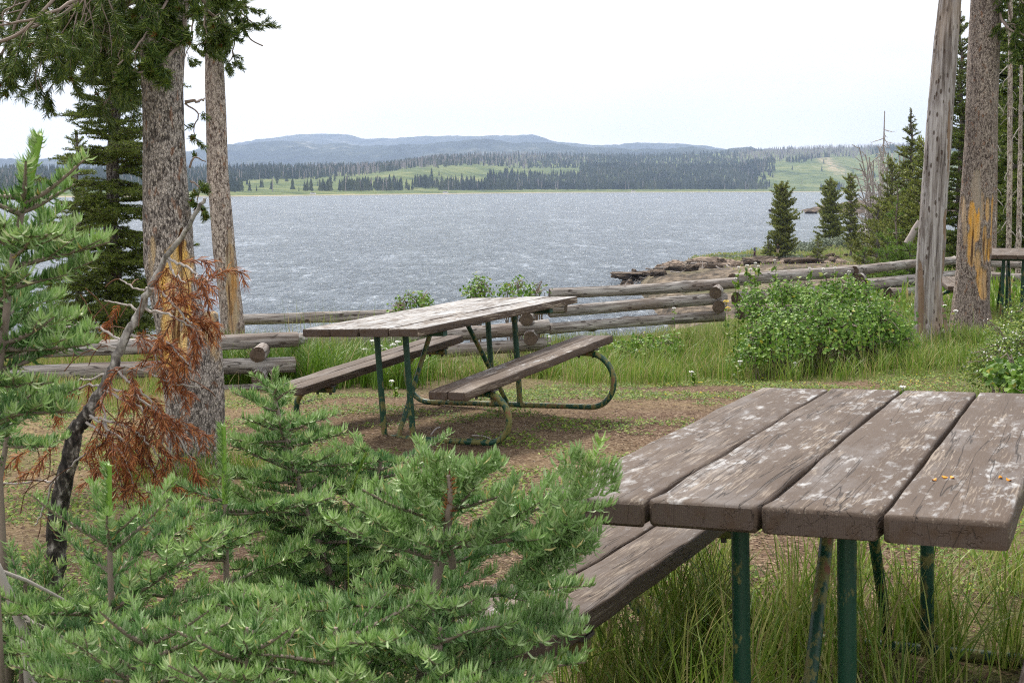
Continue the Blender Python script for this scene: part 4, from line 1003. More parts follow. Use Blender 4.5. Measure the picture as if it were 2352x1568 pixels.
# extra shoots of the broad fir reaching up over the table corner
P = [at(1250, 1290, 2.15), at(1320, 1150, 2.1), at(1355, 1080, 2.08), at(1382, 1012, 2.06)]
rr = np.random.default_rng(15)
e = [o for o in bpy.data.objects if o.get('label', '').startswith('broad young fir')][0]
Q = spline(P, 4); A = [Q[:-1]]; B = [Q[1:]]; Nn = [np.where(np.arange(len(Q) - 1) > 5, .8, .1)]
for k in range(2, 9):
    for sd in (1, -1):
        ax = nrm(Q[k + 1] - Q[k]); h = nrm(np.cross([0, -1., 0], ax)) * sd; l = .10 * (1 - k / 14.)
        z = [Q[k]]; dd = nrm(ax * .8 + h * .9)
        for w in range(3): z.append(z[-1] + dd * l / 3)
        z = np.array(z); A.append(z[:-1]); B.append(z[1:]); Nn.append(np.full(3, .25))
for u0, v0, u1, v1 in [(1180, 1260, 1330, 1180), (1160, 1340, 1345, 1215), (1130, 1430, 1290, 1420), (1100, 1250, 1180, 1120), (1000, 1200, 930, 1100), (1010, 1150, 1000, 1050), (1060, 1120, 1110, 1065), (960, 1200, 850, 1180), (1200, 1300, 1370, 1245)]:
    Z = spline([at(u0, v0, 2.2), at((u0 + u1) / 2, (v0 + v1) / 2 + 8, 2.16), at(u1, v1, 2.12)], 4)
    A.append(Z[:-1]); B.append(Z[1:]); Nn.append(np.full(len(Z) - 1, .12))
    for k in range(1, len(Z) - 1):
        for sd in (1, -1):
            ax = nrm(Z[k + 1] - Z[k]); h = nrm(np.cross([0, -.5, 1.], ax)) * sd; l = .085 * (1 - k / 11.)
            A.append(Z[k:k + 1]); B.append(Z[k:k + 1] + nrm(ax * .8 + h) * l); Nn.append(np.full(1, .1))
A, B, Nn = np.concatenate(A), np.concatenate(B), np.concatenate(Nn)
mb = MB(); needles(mb, A, B, np.clip(Nn + .25, 0, 1), 1000, .0225, .0030, 56, .6, rr, .8, .1); part(mb, 'outer_shoots', M['fir'], e)
# broken brown top
mb = MB(); tube(mb, spline([at(1040, 1300, 2.22), at(1026, 1200, 2.14), at(1034, 1150, 2.12), at(1030, 1092, 2.11)], 6, .0012, rr), np.linspace(.007, .0035, 19), 7, wob=.35)
part(mb, 'broken_top', M['twig'], e)
mb = MB(); Z = spline([at(1026, 1200, 2.14), at(1034, 1150, 2.12), at(1030, 1092, 2.11)], 6); needles(mb, Z[:-1], Z[1:], 0 * Z[1:, 0], 700, .018, .0026, 60, -.2, rr)
part(mb, 'dead_needles', M['dead'], e)

# ------------------------------------------------------------------ dead rust-brown sapling
r = np.random.default_rng(202)
ST = [(470, 455, 2.9), (432, 520, 2.92), (385, 590, 2.95), (350, 650, 2.97), (322, 712, 3.0), (290, 770, 3.0), (262, 840, 3.0), (238, 890, 3.0), (200, 950, 3.0), (172, 990, 3.0), (160, 1050, 3.0), (142, 1130, 3.0), (130, 1190, 3.0), (128, 1270, 3.0), (120, 1400, 3.0)]
P = down([at(*p) for p in ST]); P = spline(P, 6, .0015, r)
e = empty('dead_sapling', 'dead fir sapling with a crooked stem and rust-brown needles, before the scarred pine', 'tree', P[-1])
rad_ = np.interp(np.linspace(0, 1, len(P)), [0, .2, .45, .6, 1], [.004, .008, .012, .018, .022])
mb = MB(); tube(mb, P, rad_, 10, wob=.28, seed=4)
g = G('dead_sapling_bark'); o_ = g.geo(); n_ = g.noise(g.map(o_, (1, 1, .5)), 60, 5, .65); hz = g.n('ShaderNodeSeparateXYZ', {0: o_}).outputs[2]
c = g.mix(g.ramp(g.ma('MULTIPLY', hz, .5), [(.53, 1.), (.64, 0.)]), g.ramp(n_, [(.38, (.10, .09, .085)), (.5, (.27, .25, .24)), (.65, (.5, .48, .46))]), g.ramp(n_, [(.42, (.015, .013, .013)), (.54, (.07, .06, .055)), (.66, (.40, .37, .36))]))
g.done(g.bsdf(c, .85, g.bump(n_, .8, .006))); M['deadbark'] = g.m
part(mb, 'trunk', M['deadbark'], e)
wood, leaf, tw_ = MB(), MB(), MB()
LIMBS = [  # path in photo px (u,v,d), needle amount
    ([(383, 592, 2.95), (430, 612, 2.9), (465, 640, 2.87), (490, 640, 2.86)], .9), ([(384, 592, 2.95), (400, 625, 2.93), (425, 650, 2.9)], .6),
    ([(345, 660, 2.97), (385, 685, 2.93), (430, 735, 2.9), (455, 755, 2.9)], 1.), ([(325, 708, 3.), (380, 720, 2.95), (430, 745, 2.92), (462, 760, 2.92)], 1.),
    ([(322, 715, 3.), (290, 700, 3.02), (240, 690, 3.04)], .25), ([(300, 770, 3.), (340, 790, 2.96), (365, 830, 2.94), (420, 870, 2.92)], 1.), ([(300, 772, 3.), (350, 775, 2.95), (400, 800, 2.93), (440, 850, 2.9)], 1.),
    ([(262, 840, 3.), (320, 850, 2.93), (400, 880, 2.9), (460, 890, 2.88)], .9), ([(262, 842, 3.), (300, 880, 2.93), (350, 925, 2.9), (395, 990, 2.88)], 1.), ([(240, 890, 3.), (300, 905, 2.93), (370, 950, 2.9), (415, 1010, 2.88), (445, 1070, 2.87)], 1.),
    ([(235, 895, 3.), (310, 930, 2.93), (360, 990, 2.9), (375, 1040, 2.9), (352, 1075, 2.9)], .5), ([(195, 960, 3.), (250, 965, 2.95), (310, 990, 2.9), (350, 1030, 2.88), (400, 1110, 2.87), (440, 1180, 2.86)], .9),
    ([(190, 965, 3.), (240, 1000, 2.95), (290, 1060, 2.9), (310, 1130, 2.9)], .9), ([(200, 950, 3.), (270, 1000, 2.93), (350, 1080, 2.9), (375, 1150, 2.9)], .9),
    ([(262, 845, 3.), (210, 870, 3.03), (160, 880, 3.05)], .45), ([(290, 790, 3.), (240, 760, 3.04), (180, 745, 3.06), (120, 760, 3.08)], .12), ([(280, 800, 3.), (220, 785, 3.04), (150, 778, 3.06)], .05),
    ([(240, 890, 3.), (200, 885, 3.03), (140, 905, 3.05)], .4), ([(170, 1000, 3.), (120, 1010, 3.02), (60, 1040, 3.05)], .35), ([(150, 1110, 3.), (90, 1105, 3.02), (0, 1112, 3.04), (-40, 1112, 3.04)], .0), ([(160, 1050, 3.), (120, 1110, 3.), (105, 1160, 3.), (80, 1205, 2.98)], .0),
    ([(345, 660, 2.97), (320, 665, 3.), (275, 640, 3.02)], .1), ([(150, 1100, 3.), (170, 1060, 2.97), (205, 1040, 2.95), (230, 1020, 2.93)], .6), ([(300, 870, 2.97), (330, 940, 2.95), (340, 1020, 2.94)], .9), ([(230, 900, 3.), (250, 1010, 2.95), (290, 1150, 2.92)], .8)]
A, B = [], []
for pth, am in LIMBS:
    Q = spline([at(*p) for p in pth], 7, .002, r); tube(wood, Q, np.linspace(.0036, .0014, len(Q)), 6, wob=.15)
    L = np.linalg.norm(np.diff(Q, axis=0), axis=1).sum()
    s1 = sub_branches(r, Q, max(3, int(L / .034)), .05, .13, .8, start=.15)
    for z in s1:
        prisms(tw_, z[:-1], z[1:], .0016, .0013)
        if r.random() < am * .85:
            A.append(z[:-1]); B.append(z[1:])
            for z2 in sub_branches(r, z, 2, .03, .07, 1.0, start=.3): prisms(tw_, z2[:-1], z2[1:], .001, .0009); A.append(z2[:-1]); B.append(z2[1:])
A, B = np.concatenate(A), np.concatenate(B)
needles(leaf, A, B, 0 * A[:, 0], 620, .025, .0019, 40, -.5, r, 0)
part(wood, 'branches', M['twigpale'], e); part(tw_, 'twigs', simple('rusty_twig', (.17, .08, .045)), e); part(leaf, 'needles', M['dead'], e)

# fallen grey stick at the bottom left
P = spline([at(-40, 1250, 2.2), at(0, 1310, 2.2), at(30, 1390, 2.2), at(55, 1450, 2.2), at(65, 1500, 2.2), at(80, 1700, 2.2)], 6, .001, r); 
mb = MB(); tube(mb, P, np.linspace(.006, .012, len(P)), 8, wob=.15)
for q in sub_branches(r, P, 7, .08, .2, .1): tube(mb, q, np.linspace(.004, .0015, len(q)), 5)
tag(mb.build('bare_stick', M['twigpale'], loc=tuple(P[-1])), 'bare pinkish grey stick leaning among the firs at the lower left edge', 'branch')

# ------------------------------------------------------------------ other trees
def big(name, label, u, vb, vt, y, radk, *, gapk=.05, nb=6, elt=.5, ell=-.15, sg=.12, sl=.45, nl=.09, nw=.012, dens=60, mat='midfir', bark='bark4', seed=0, zb=None, shape=1., Lead=.4, group=None, lean=0., tr=(.02, .12), tone=0., stopk=.98, off=.0, twr=.004, curl=.2, minr=.3):
    b = at(u, vb, y); b[2] = min(b[2], float(gz(b[0], b[1])) + .05) if zb is None else zb
    t = at(u + lean, vt, y); H = t[2] - b[2]; n = 12
    P = np.array([t + (b - t) * k / n for k in range(n + 1)]) ; rr = np.random.default_rng(seed)
    P[1:-1, :2] += rr.normal(0, .004 * H, (n - 1, 2))
    R = radk
    def pl(s):
        x = s / H
        return max(minr * R * min(1, s / (Lead + .01)), R * min(1, (x / .75) ** shape)) * rr.uniform(.65, 1.15) + off
    return fir(name, label, P, rr, pl, lambda s: gapk * H, nb, lambda s: elt + (ell - elt) * min(1, s / H / .6), Lead, sg, sl, nl, nw, dens, M[mat], tr, bark, group, H * stopk, curl, 55, .25, 'tree', 0, .35, twr, tone, 1.)

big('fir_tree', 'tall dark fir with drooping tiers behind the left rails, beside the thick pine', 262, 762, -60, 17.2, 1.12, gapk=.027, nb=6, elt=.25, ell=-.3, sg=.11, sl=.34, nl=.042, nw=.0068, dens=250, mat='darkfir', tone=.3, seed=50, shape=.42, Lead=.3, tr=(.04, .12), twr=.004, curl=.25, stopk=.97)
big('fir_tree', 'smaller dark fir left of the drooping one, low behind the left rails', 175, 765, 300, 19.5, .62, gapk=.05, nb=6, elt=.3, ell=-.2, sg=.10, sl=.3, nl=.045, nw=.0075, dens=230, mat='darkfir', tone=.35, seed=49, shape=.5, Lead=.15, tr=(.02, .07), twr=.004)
for k_, (u, vb, vt, y, R_, lab) in enumerate([(2018, 610, 470, 82, 1.5, 'low olive pine leftmost in the clump above the cove'), (2080, 612, 455, 66, 1.5, 'olive pine in the middle of the clump left of the silver trunk'), (2128, 615, 330, 55, 1.3, 'taller olive pine whose top shows just left of the silver trunk'), (1985, 600, 520, 100, 1.6, 'rounded olive shrub pine at the foot of the bare grey branches')]):
    big('pine_tree', lab, u, vb, vt, y, R_, gapk=.06, nb=8, elt=.6, ell=.15, sg=.26, sl=.7, nl=.17, nw=.045, dens=26, seed=140 + k_, shape=.4, Lead=.2, tr=(.05, .14), twr=.01, mat='midfir', tone=.1)
big('fir_tree', 'full narrow fir at the water edge, tallest of the three on the point', 1796, 590, 424, 196, 2.45, gapk=.030, nb=8, elt=.7, ell=.25, sg=.42, sl=1., nl=.34, nw=.11, dens=13, tone=.12, seed=51, shape=.28, Lead=.6, tr=(.05, .25), twr=.02)
big('fir_tree', 'narrow fir on the point, middle one of the three by the cove', 1908, 560, 408, 235, 2.6, gapk=.034, nb=8, elt=.7, ell=.2, sg=.5, sl=1.1, nl=.38, nw=.12, dens=12, tone=.1, seed=52, shape=.32, Lead=1., tr=(.05, .25), twr=.02, stopk=.92)
big('fir_tree', 'thinnest narrow fir on the point with its bare stem showing at the foot', 1954, 580, 398, 200, 1.75, gapk=.034, nb=7, elt=.7, ell=.2, sg=.42, sl=.9, nl=.34, nw=.11, dens=12, tone=.1, seed=53, shape=.3, Lead=.9, tr=(.05, .2), twr=.02, stopk=.86)
big('fir_tree', 'tiny fir on the sagebrush between two narrow firs', 1879, 590, 540, 190, 1.2, gapk=.10, nb=6, sg=.3, sl=.5, nl=.24, nw=.07, dens=16, seed=54, shape=.8, Lead=.4, tr=(.03, .08), twr=.01)
big('fir_tree', 'tiny fir at the left foot of the tallest fir on the point', 1765, 580, 540, 196, 1.3, gapk=.10, nb=6, sg=.3, sl=.5, nl=.24, nw=.07, dens=16, seed=55, shape=.8, Lead=.3, tr=(.03, .08), twr=.01)
big('spruce_tree', 'tall pointed spruce against the sky, left of the silver dead trunk', 2093, 640, 250, 72, 1.75, gapk=.030, nb=8, elt=.5, ell=-.1, sg=.22, sl=.6, nl=.14, nw=.035, dens=32, seed=56, shape=.85, Lead=.5, tr=(.04, .16), twr=.01, mat='midfir', minr=.1)
big('pine_tree', 'dark bushy pine leaning over the cove, left of the pointed spruce', 2048, 600, 372, 88, 2.0, gapk=.055, nb=8, elt=.7, ell=.2, sg=.3, sl=.8, nl=.2, nw=.05, dens=22, seed=57, shape=.4, Lead=.2, tr=(.06, .16), twr=.012, mat='midfir')
big('pine_tree', 'second dark bushy pine close behind the silver dead trunk', 2108, 610, 430, 60, 1.5, gapk=.055, nb=8, elt=.6, ell=.1, sg=.25, sl=.7, nl=.15, nw=.04, dens=28, seed=58, shape=.4, Lead=.2, tr=(.06, .16), twr=.01, mat='midfir')
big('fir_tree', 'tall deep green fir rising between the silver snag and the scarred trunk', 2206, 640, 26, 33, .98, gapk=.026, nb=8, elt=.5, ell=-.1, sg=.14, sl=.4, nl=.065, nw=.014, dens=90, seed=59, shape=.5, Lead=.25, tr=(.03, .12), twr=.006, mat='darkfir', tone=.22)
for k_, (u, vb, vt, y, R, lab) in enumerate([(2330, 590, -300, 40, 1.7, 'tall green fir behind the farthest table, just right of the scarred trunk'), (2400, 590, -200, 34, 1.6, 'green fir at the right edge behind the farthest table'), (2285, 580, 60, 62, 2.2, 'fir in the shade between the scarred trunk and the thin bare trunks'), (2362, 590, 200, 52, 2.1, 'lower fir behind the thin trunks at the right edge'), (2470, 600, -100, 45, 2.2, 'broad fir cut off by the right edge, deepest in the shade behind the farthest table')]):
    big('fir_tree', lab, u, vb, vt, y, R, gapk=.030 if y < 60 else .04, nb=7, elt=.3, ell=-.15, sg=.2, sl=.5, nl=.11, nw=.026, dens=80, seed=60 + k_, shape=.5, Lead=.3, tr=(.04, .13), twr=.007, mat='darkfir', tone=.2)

def bare_tree(name, label, pts, r0, r1, nl_, l0, l1, droop, mat, seed, sub=3, group=None, up=0., wob=.05, st=.1):
    rr = np.random.default_rng(seed); P = spline(pts, 8, 0, rr); e = empty(name, label, 'tree', P[-1], group)
    mb = MB(); tube(mb, P, np.linspace(r0, r1, len(P)), 9, wob=wob, seed=seed); part(mb, 'trunk', mat, e)
    mb = MB()
    for q in sub_branches(rr, P, nl_, l0, l1, droop, start=st, up=up):
        prisms(mb, q[:-1], q[1:], np.linspace(r1 * .28, r1 * .14, 4), np.linspace(r1 * .22, r1 * .1, 4), 4)
        for z in sub_branches(rr, q, sub, l0 * .3, l1 * .4, droop): prisms(mb, z[:-1], z[1:], r1 * .09, r1 * .06)
    part(mb, 'branches', M['twigpale'], e); return e
def gpts(u0, v0, u1, v1, y, n=5):
    P = [at(u0 + (u1 - u0) * k / n, v0 + (v1 - v0) * k / n, y) for k in range(n + 1)]; P[-1][2] = min(P[-1][2], float(gz(P[-1][0], P[-1][1]))); return P
bare_tree('thin_pine_tree', 'thin speckled trunk with short dead twigs, behind the farthest table', gpts(2322, -120, 2318, 590, 25), .035, .052, 26, .12, .5, .7, M['bark2'], 70, 2)
bare_tree('thin_pine_tree', 'thin reddish trunk half hidden by the right flank of the scarred trunk', gpts(2290, 180, 2284, 590, 30), .03, .055, 12, .1, .4, .6, M['bark3'], 71, 1)
bare_tree('thin_pine_tree', 'pale thin trunk at the right edge of the picture', gpts(2346, 150, 2340, 590, 28), .03, .06, 16, .12, .5, .6, M['bark2'], 72, 2)
bare_tree('dead_tree', 'thin grey dead tree standing against the sky above the cove', gpts(2032, 255, 2022, 590, 118), .04, .17, 60, .6, 1.7, .0, M['fardead'], 73, 3)
bare_tree('dead_tree', 'grey dead tree with bare branches left of the pointed spruce', gpts(2076, 345, 2070, 600, 100), .04, .14, 50, .6, 1.9, .1, M['fardead'], 74, 3)
e = empty('dead_brush', 'tangle of bare grey branches sloping down to the cove', 'dead brush', at(2030, 580, 96)); mb = MB(); rr = np.random.default_rng(75)
for k in range(70):
    u0 = rr.uniform(2000, 2070); v0 = rr.uniform(500, 590); a = at(u0, v0, 96 + rr.normal(0, 2)); b = at(u0 - rr.uniform(-10, 45), v0 - rr.uniform(20, 170), 96 + rr.normal(0, 3))
    rt_ = np.array(at(2045, 585, 96)); Q = spline([rt_, a, (a + b) / 2 + rr.normal(0, .2, 3), b], 4); prisms(mb, Q[:-1], Q[1:], .055, .04, 4)
    for q in sub_branches(rr, Q, 9, .4, 1.5, .1): prisms(mb, q[:-1], q[1:], .034, .025)
part(mb, 'branches', M['twigpale'], e)
big('pine_sapling', 'bright green pine sapling with a reddish stem, beyond the right rails', 2061, 605, 425, 36, .62, gapk=.15, nb=5, elt=.7, ell=.3, sg=.16, sl=.2, nl=.085, nw=.010, dens=130, seed=80, shape=.5, Lead=.3, tr=(.02, .035), bark='bark3', mat='brightpine', twr=.006)
for k_, (u, vb, vt, y, R, lab) in enumerate([(1985, 640, 570, 27, .42, 'low bright pine seedling behind the bush, beyond the top rail'), (2040, 640, 545, 28, .6, 'spreading bright pine seedling between bush and silver trunk'), (2090, 640, 560, 26, .5, 'low bright pine seedling against the silver trunk'), (1900, 640, 610, 25, .35, 'tiny bright pine seedling just over the top rail behind the bush')]):
    big('pine_seedling', lab, u, vb, vt, y, R, gapk=.14, nb=6, elt=.5, ell=.1, sg=.11, sl=.2, nl=.075, nw=.007, dens=170, seed=85 + k_, shape=.4, Lead=.12, tr=(.01, .02), mat='brightpine', twr=.005)
mb = MB(); P = spline([at(2122, 490, 40), at(2105, 522, 40), at(2085, 560, 40)], 6); tube(mb, P, np.linspace(.06, .13, len(P)), 9, wob=.3)
tag(mb.build('fallen_log', M['fardead'], loc=tuple(P[-1])), 'short pale grey log leaning against the trees behind the silver trunk', 'log')
# pine branch entering at the top right belongs to the scarred trunk
e = [o for o in bpy.data.objects if o.get('label', '').startswith('thick speckled pine')][0]
wood, leaf = MB(), MB(); r = np.random.default_rng(90)
for b in [[(2290, -80, 15.1), (2330, -10, 15.), (2380, 20, 15.)], [(2292, 20, 15.1), (2310, 60, 14.9), (2350, 80, 14.8), (2400, 90, 14.8)], [(2290, -60, 15.1), (2320, 30, 15.), (2345, 110, 15.)]]:
    pine_branch(wood, leaf, r, [at(*p) for p in b], 9, .15, .4, .016, .2, .12, 560, .06, .0060, 3)
part(wood, 'branches', M['twig'], e); part(leaf, 'needles', M['pine'], e)
# ------------------------------------------------------------------ leafy bushes
def lobed(nl=5, fold=.25):
    pts = [(0, 0, 0)]; n = nl * 2 + 1
    for k in range(n):
        a = math.radians(-150 + 300 * k / (n - 1)); rr = 1. if k % 2 == 0 else .68
        if k in (0, n - 1): rr = .55
        x, y = math.sin(a) * rr * .55, .45 + math.cos(a) * rr * .55
        pts.append((x, y, fold * abs(x)))
    pts[0] = (0, .42, -.03)
    return np.array(pts), [[0, k, k + 1] for k in range(1, n)] + [[0, n, 1]]
LT, LF = lobed()
def leaves(mb, P, size, r, updir=.7, out=None, g=0., ov=(LT, LF)):
    N = len(P); Z = rdir(N, r) * .75 + np.array([0, -.25, updir])
    if out is not None: Z = Z + out * .7
    Z = nrm(Z); Y = rdir(N, r) + (out if out is not None else 0); Y = nrm(Y - Z * np.sum(Y * Z, 1, keepdims=True)); X = np.cross(Y, Z)
    at_ = np.stack([r.random(N), (r.random(N) < g) * 1., r.random(N)], 1)
    scatter(mb, ov[0], [ov[1]], P, X, Y, Z, size * r.uniform(.35, 1.25, N), at_)
OV = (np.array([(0, 0, 0), (.22, .3, .05), (.24, .6, .05), (0, 1, 0), (-.24, .6, .05), (-.22, .3, .05)]), [[0, 1, 2], [0, 2, 3], [0, 3, 4], [0, 4, 5]])

def bush(name, label, blobs, nleaf, size, mat, seed, cat='bush', stems=60, g=.02, ov=(LT, LF), clump=.13, flowers=0, group=None):
    """blobs: (centre, rx, ry, rz)"""
    r = np.random.default_rng(seed); c0 = np.array(blobs[0][0]); base = np.array([c0[0], c0[1], float(gz(c0[0], c0[1]))])
    e = empty(name, label, cat, base, group); tot = sum(b[1] * b[3] for b in blobs); P, O, ST0, ST1 = [], [], [], []
    for c, rx, ry, rz in blobs:
        c = np.array(c); n = int(nleaf * rx * rz / tot)
        nc = max(6, int(n / 26)); d = rdir(nc, r); d[:, 2] = np.abs(d[:, 2]) * 1.1 - .35; rad = r.uniform(.5, 1.05, nc)[:, None] * (1 + .3 * (r.random((nc, 1)) < .15))
        cc = c + d * rad * np.array([rx, ry, rz]); k = r.integers(0, nc, n)
        o = rdir(n, r); p = cc[k] + o * clump * r.random((n, 1)) ** .5 * np.array([1, 1, .8])
        gzz = gz(p[:, 0], p[:, 1]); p[:, 2] = np.maximum(p[:, 2], gzz + .03); P.append(p); O.append(nrm(p - c))
        m = int(stems * rx * rz / tot) + 2; b0 = c + r.normal(0, .25, (m, 3)) * [rx, ry, 0]; b0[:, 2] = gz(b0[:, 0], b0[:, 1])
        t = cc[r.integers(0, nc, m)]; ST0.append(b0); ST1.append(t)
        ex = r.integers(0, nc, m); ST0.append(c + (cc[ex] - c) * .3); ST1.append(cc[ex] + nrm(cc[ex] - c) * .05)
    mb = MB(); P, O = np.concatenate(P), np.concatenate(O); leaves(mb, P, size, r, .55, O, g, ov); part(mb, 'leaves', mat, e)
    mb = MB(); A, B = np.concatenate(ST0), np.concatenate(ST1); mid = (A + B) / 2 + r.normal(0, .03, A.shape) + [0, 0, .05]
    prisms(mb, A, mid, .006, .0045, 4); prisms(mb, mid, B, .0045, .0025, 4); part(mb, 'stems', M['twig'], e)
    if flowers:
        k = r.integers(0, len(P), flowers); F = P[k] + O[k] * .035; mb = MB(); X, Y = perp(nrm(O[k] + rdir(flowers, r) * .3)); Z = nrm(O[k])
        th = np.arange(10) / 10 * 6.2832; tv = np.array([(0, 0, 0)] + [(math.cos(a) * (1 if i % 2 else .5), math.sin(a) * (1 if i % 2 else .5), .15) for i, a in enumerate(th)])
        scatter(mb, tv, [[[0, i, i % 10 + 1] for i in range(1, 11)]], F, X, Y, Z, .0095, np.zeros((flowers, 3)))
        part(mb, 'blossoms', M['petal'], e)
    return e
def blob(u, v, y, ru, rv, ry): c = at(u, v, y); return (c, ru / FV * y, ry, rv / FV * y)
bush('currant_bush', 'large rounded currant bush with lobed green leaves, left of the silver trunk', [blob(1900, 755, 13.2, 140, 85, .6), blob(1790, 775, 13., 80, 80, .5), blob(2000, 735, 13.4, 80, 70, .5), blob(1860, 690, 13.6, 70, 40, .4), blob(1735, 810, 12.8, 40, 45, .3), blob(2055, 775, 13.3, 38, 45, .3), blob(1735, 700, 13.4, 26, 60, .2), blob(1950, 670, 13.6, 55, 35, .3), blob(1800, 680, 13.6, 26, 34, .2)], 14000, .036, M['bush'], 300, stems=170, g=.012, clump=.15)
bush('flowering_shrub', 'loose grey-green shrub dotted with small white blossoms, at the right edge behind the near table', [blob(2340, 830, 9.6, 95, 100, .5), blob(2300, 870, 9.5, 60, 70, .4), blob(2400, 760, 9.8, 90, 90, .5)], 11000, .026, M['weed'], 301, stems=70, g=0., ov=OV, clump=.12, flowers=600)
bush('currant_bush', 'small bright leafy currant bush at the far right, just over the near table edge', [blob(2345, 870, 8.6, 55, 42, .3)], 900, .05, M['bush'], 302, stems=30, clump=.09)
for k_, (u, v, ru, rv, n, lab) in enumerate([(965, 697, 45, 28, 380, 'low leafy sprout peeking over the left half of the spattered tabletop'), (1092, 668, 32, 36, 420, 'tallest leafy sprout standing behind the middle of the spattered tabletop'), (1185, 668, 42, 26, 380, 'leafy sprout behind the far corner of the spattered tabletop'), (915, 705, 20, 14, 90, 'tiny leafy sprout left of the others behind the spattered tabletop'), (1235, 672, 18, 14, 80, 'tiny leafy sprout between tabletop corner and top rail')]):
    bush('leafy_sprout', lab, [blob(u, v, 15.9, ru, rv, .2), blob(u, v + 30, 15.9, ru * .8, rv, .2)], int(n * 1.3), .042, M['bush'], 310 + k_, stems=24, clump=.12)
bush('currant_bush', 'low dark leafy growth under the rails left of the large bush', [blob(1500, 800, 15.6, 70, 32, .3), blob(1420, 815, 15.3, 60, 26, .3), blob(1330, 820, 15.2, 50, 22, .3)], 2200, .05, M['bush'], 320, stems=40, clump=.12)
# sagebrush on the point
for k_, (u, v, y, ru, rv, lab) in enumerate([(1690, 598, 200, 50, 7, 'sagebrush patch around the walker in blue, leftmost on the point'), (1840, 568, 205, 55, 11, 'grey sagebrush patch between the tallest narrow fir and the tiny fir'), (1925, 556, 205, 60, 9, 'grey sagebrush patch under the middle narrow fir'), (1800, 596, 196, 40, 6, 'sagebrush patch at the foot of the tallest narrow fir'), (1990, 560, 205, 50, 10, 'sagebrush patch right of the thinnest narrow fir')]):
    bush('sagebrush', lab, [blob(u + du, v, y + dy, ru / 3, rv, 2.) for du, dy in ((-ru * .7, 2), (0, 0), (ru * .7, 1))], 1500, .42, M['sage'], 330 + k_, stems=10, ov=OV, clump=.7, g=0)

# ------------------------------------------------------------------ grasses
r = np.random.default_rng(400)
def poly_pts(n, x0, x1, y0, y1, r): return r.uniform(x0, x1, n), r.uniform(y0, y1, n)
def grass(name, label, x, y, hf, wf, lean, tone, dryp, seed):
    r = np.random.default_rng(seed); N = len(x); p = gpt(x, y); p[:, 2] -= .01
    h = hf * r.uniform(.45, 1.15, N); w = wf * r.uniform(.7, 1.2, N)
    t = np.stack([np.clip(r.normal(tone, .22, N), 0, 1), (r.random(N) < dryp) * r.uniform(.6, 1, N), r.random(N)], 1)
    mb = MB(); blades(mb, p, h, w, lean, t, r); o = mb.build(name, M['grass']); return tag(o, label, 'grass', kind='stuff')
def clumps(nc, per, x0, x1, y0, y1, rad, r, dens=None):
    cx, cy = poly_pts(nc, x0, x1, y0, y1, r)
    if dens is not None:
        k = r.random(nc) < dens(cx, cy); cx, cy = cx[k], cy[k]
    n = len(cx) * per; k = np.repeat(np.arange(len(cx)), per); a = r.uniform(0, 6.28, n); q = np.abs(r.normal(0, rad, n))
    return cx[k] + np.cos(a) * q, cy[k] + np.sin(a) * q
# long grass around the near table (outside the bare spots)
x, y = clumps(300, 38, .15, 3.4, 2.6, 5.3, .045, r, lambda a, b: (1 - .9 * dirt(a, b)) * (.06 + .94 * ss(.46, .56, fbm(a * 1.5, b * 1.5, 0, 222, 3))))
grass('long_grass', 'long green grass growing up around the legs of the near table', x, y, .34, .0058, .6, .82, .06, 1)
x, y = poly_pts(26000, .0, 5., 2.8, 9.5, r); k = r.random(len(x)) < ((1 - dirt(x, y)) * .9 + .22 * ss(.50, .60, fbm(x * 1.7, y * 1.7, 0, 272, 4)) * (x > .8)) * (.35 + .65 * ss(.4, .6, fbm(x * 1.2, y * 1.2, 0, 232, 3))); x, y = x[k], y[k]
grass('short_grass', 'shorter mixed green and straw grass beyond the near table', x, y, .085, .003, .8, .62, .22, 2)
# meadow strip in front of bush and rails
x, y = poly_pts(120000, .2, 9., 8.5, 19., r); k = (r.random(len(x)) < (1 - dirt(x, y)) * (.25 + .75 * ss(.38, .58, fbm(x * .9, y * .9, 0, 242, 4))) * .55) & (y < edge_y(x) + .6); x, y = x[k], y[k]
hh = .05 + .10 * ss(11.8, 14.5, y) * (.4 + fbm(x, y, 0, 252, 2)) + .04 * ss(3, 5, x)
grass('meadow_grass', 'yellow-green meadow grass in front of the large bush and the rails', x, y, hh, .0042, .7, .72, .22, 3)
x, y = clumps(260, 44, .6, 5., 11.9, 15.6, .10, r, lambda a, b: (1 - dirt(a, b)) * ss(11.2, 12.6, b) * .9)
grass('tall_grass', 'tall tufts of fresh grass along the foot of the bush and the middle rails', x, y, .27, .0048, .6, .66, .14, 4)
x, y = clumps(150, 34, .1, 3.6, 14.4, 16.6, .09, r)
grass('tall_grass', 'weedy grass grown up through the middle rails', x, y, .33, .0055, .6, .68, .2, 14)
# lush clump between the two fence runs
x, y = clumps(150, 70, -3.0, -.9, 11.6, 14.2, .09, r)
grass('tall_grass', 'lush arching grass filling the gap where the two fence runs meet', x, y, .46, .0075, .75, .42, .04, 5)
x, y = clumps(60, 46, -1.6, 1.1, 13.0, 14.6, .09, r)
grass('tall_grass', 'grass tufts behind the spattered table, under the middle rails', x, y, .30, .0055, .7, .6, .22, 6)
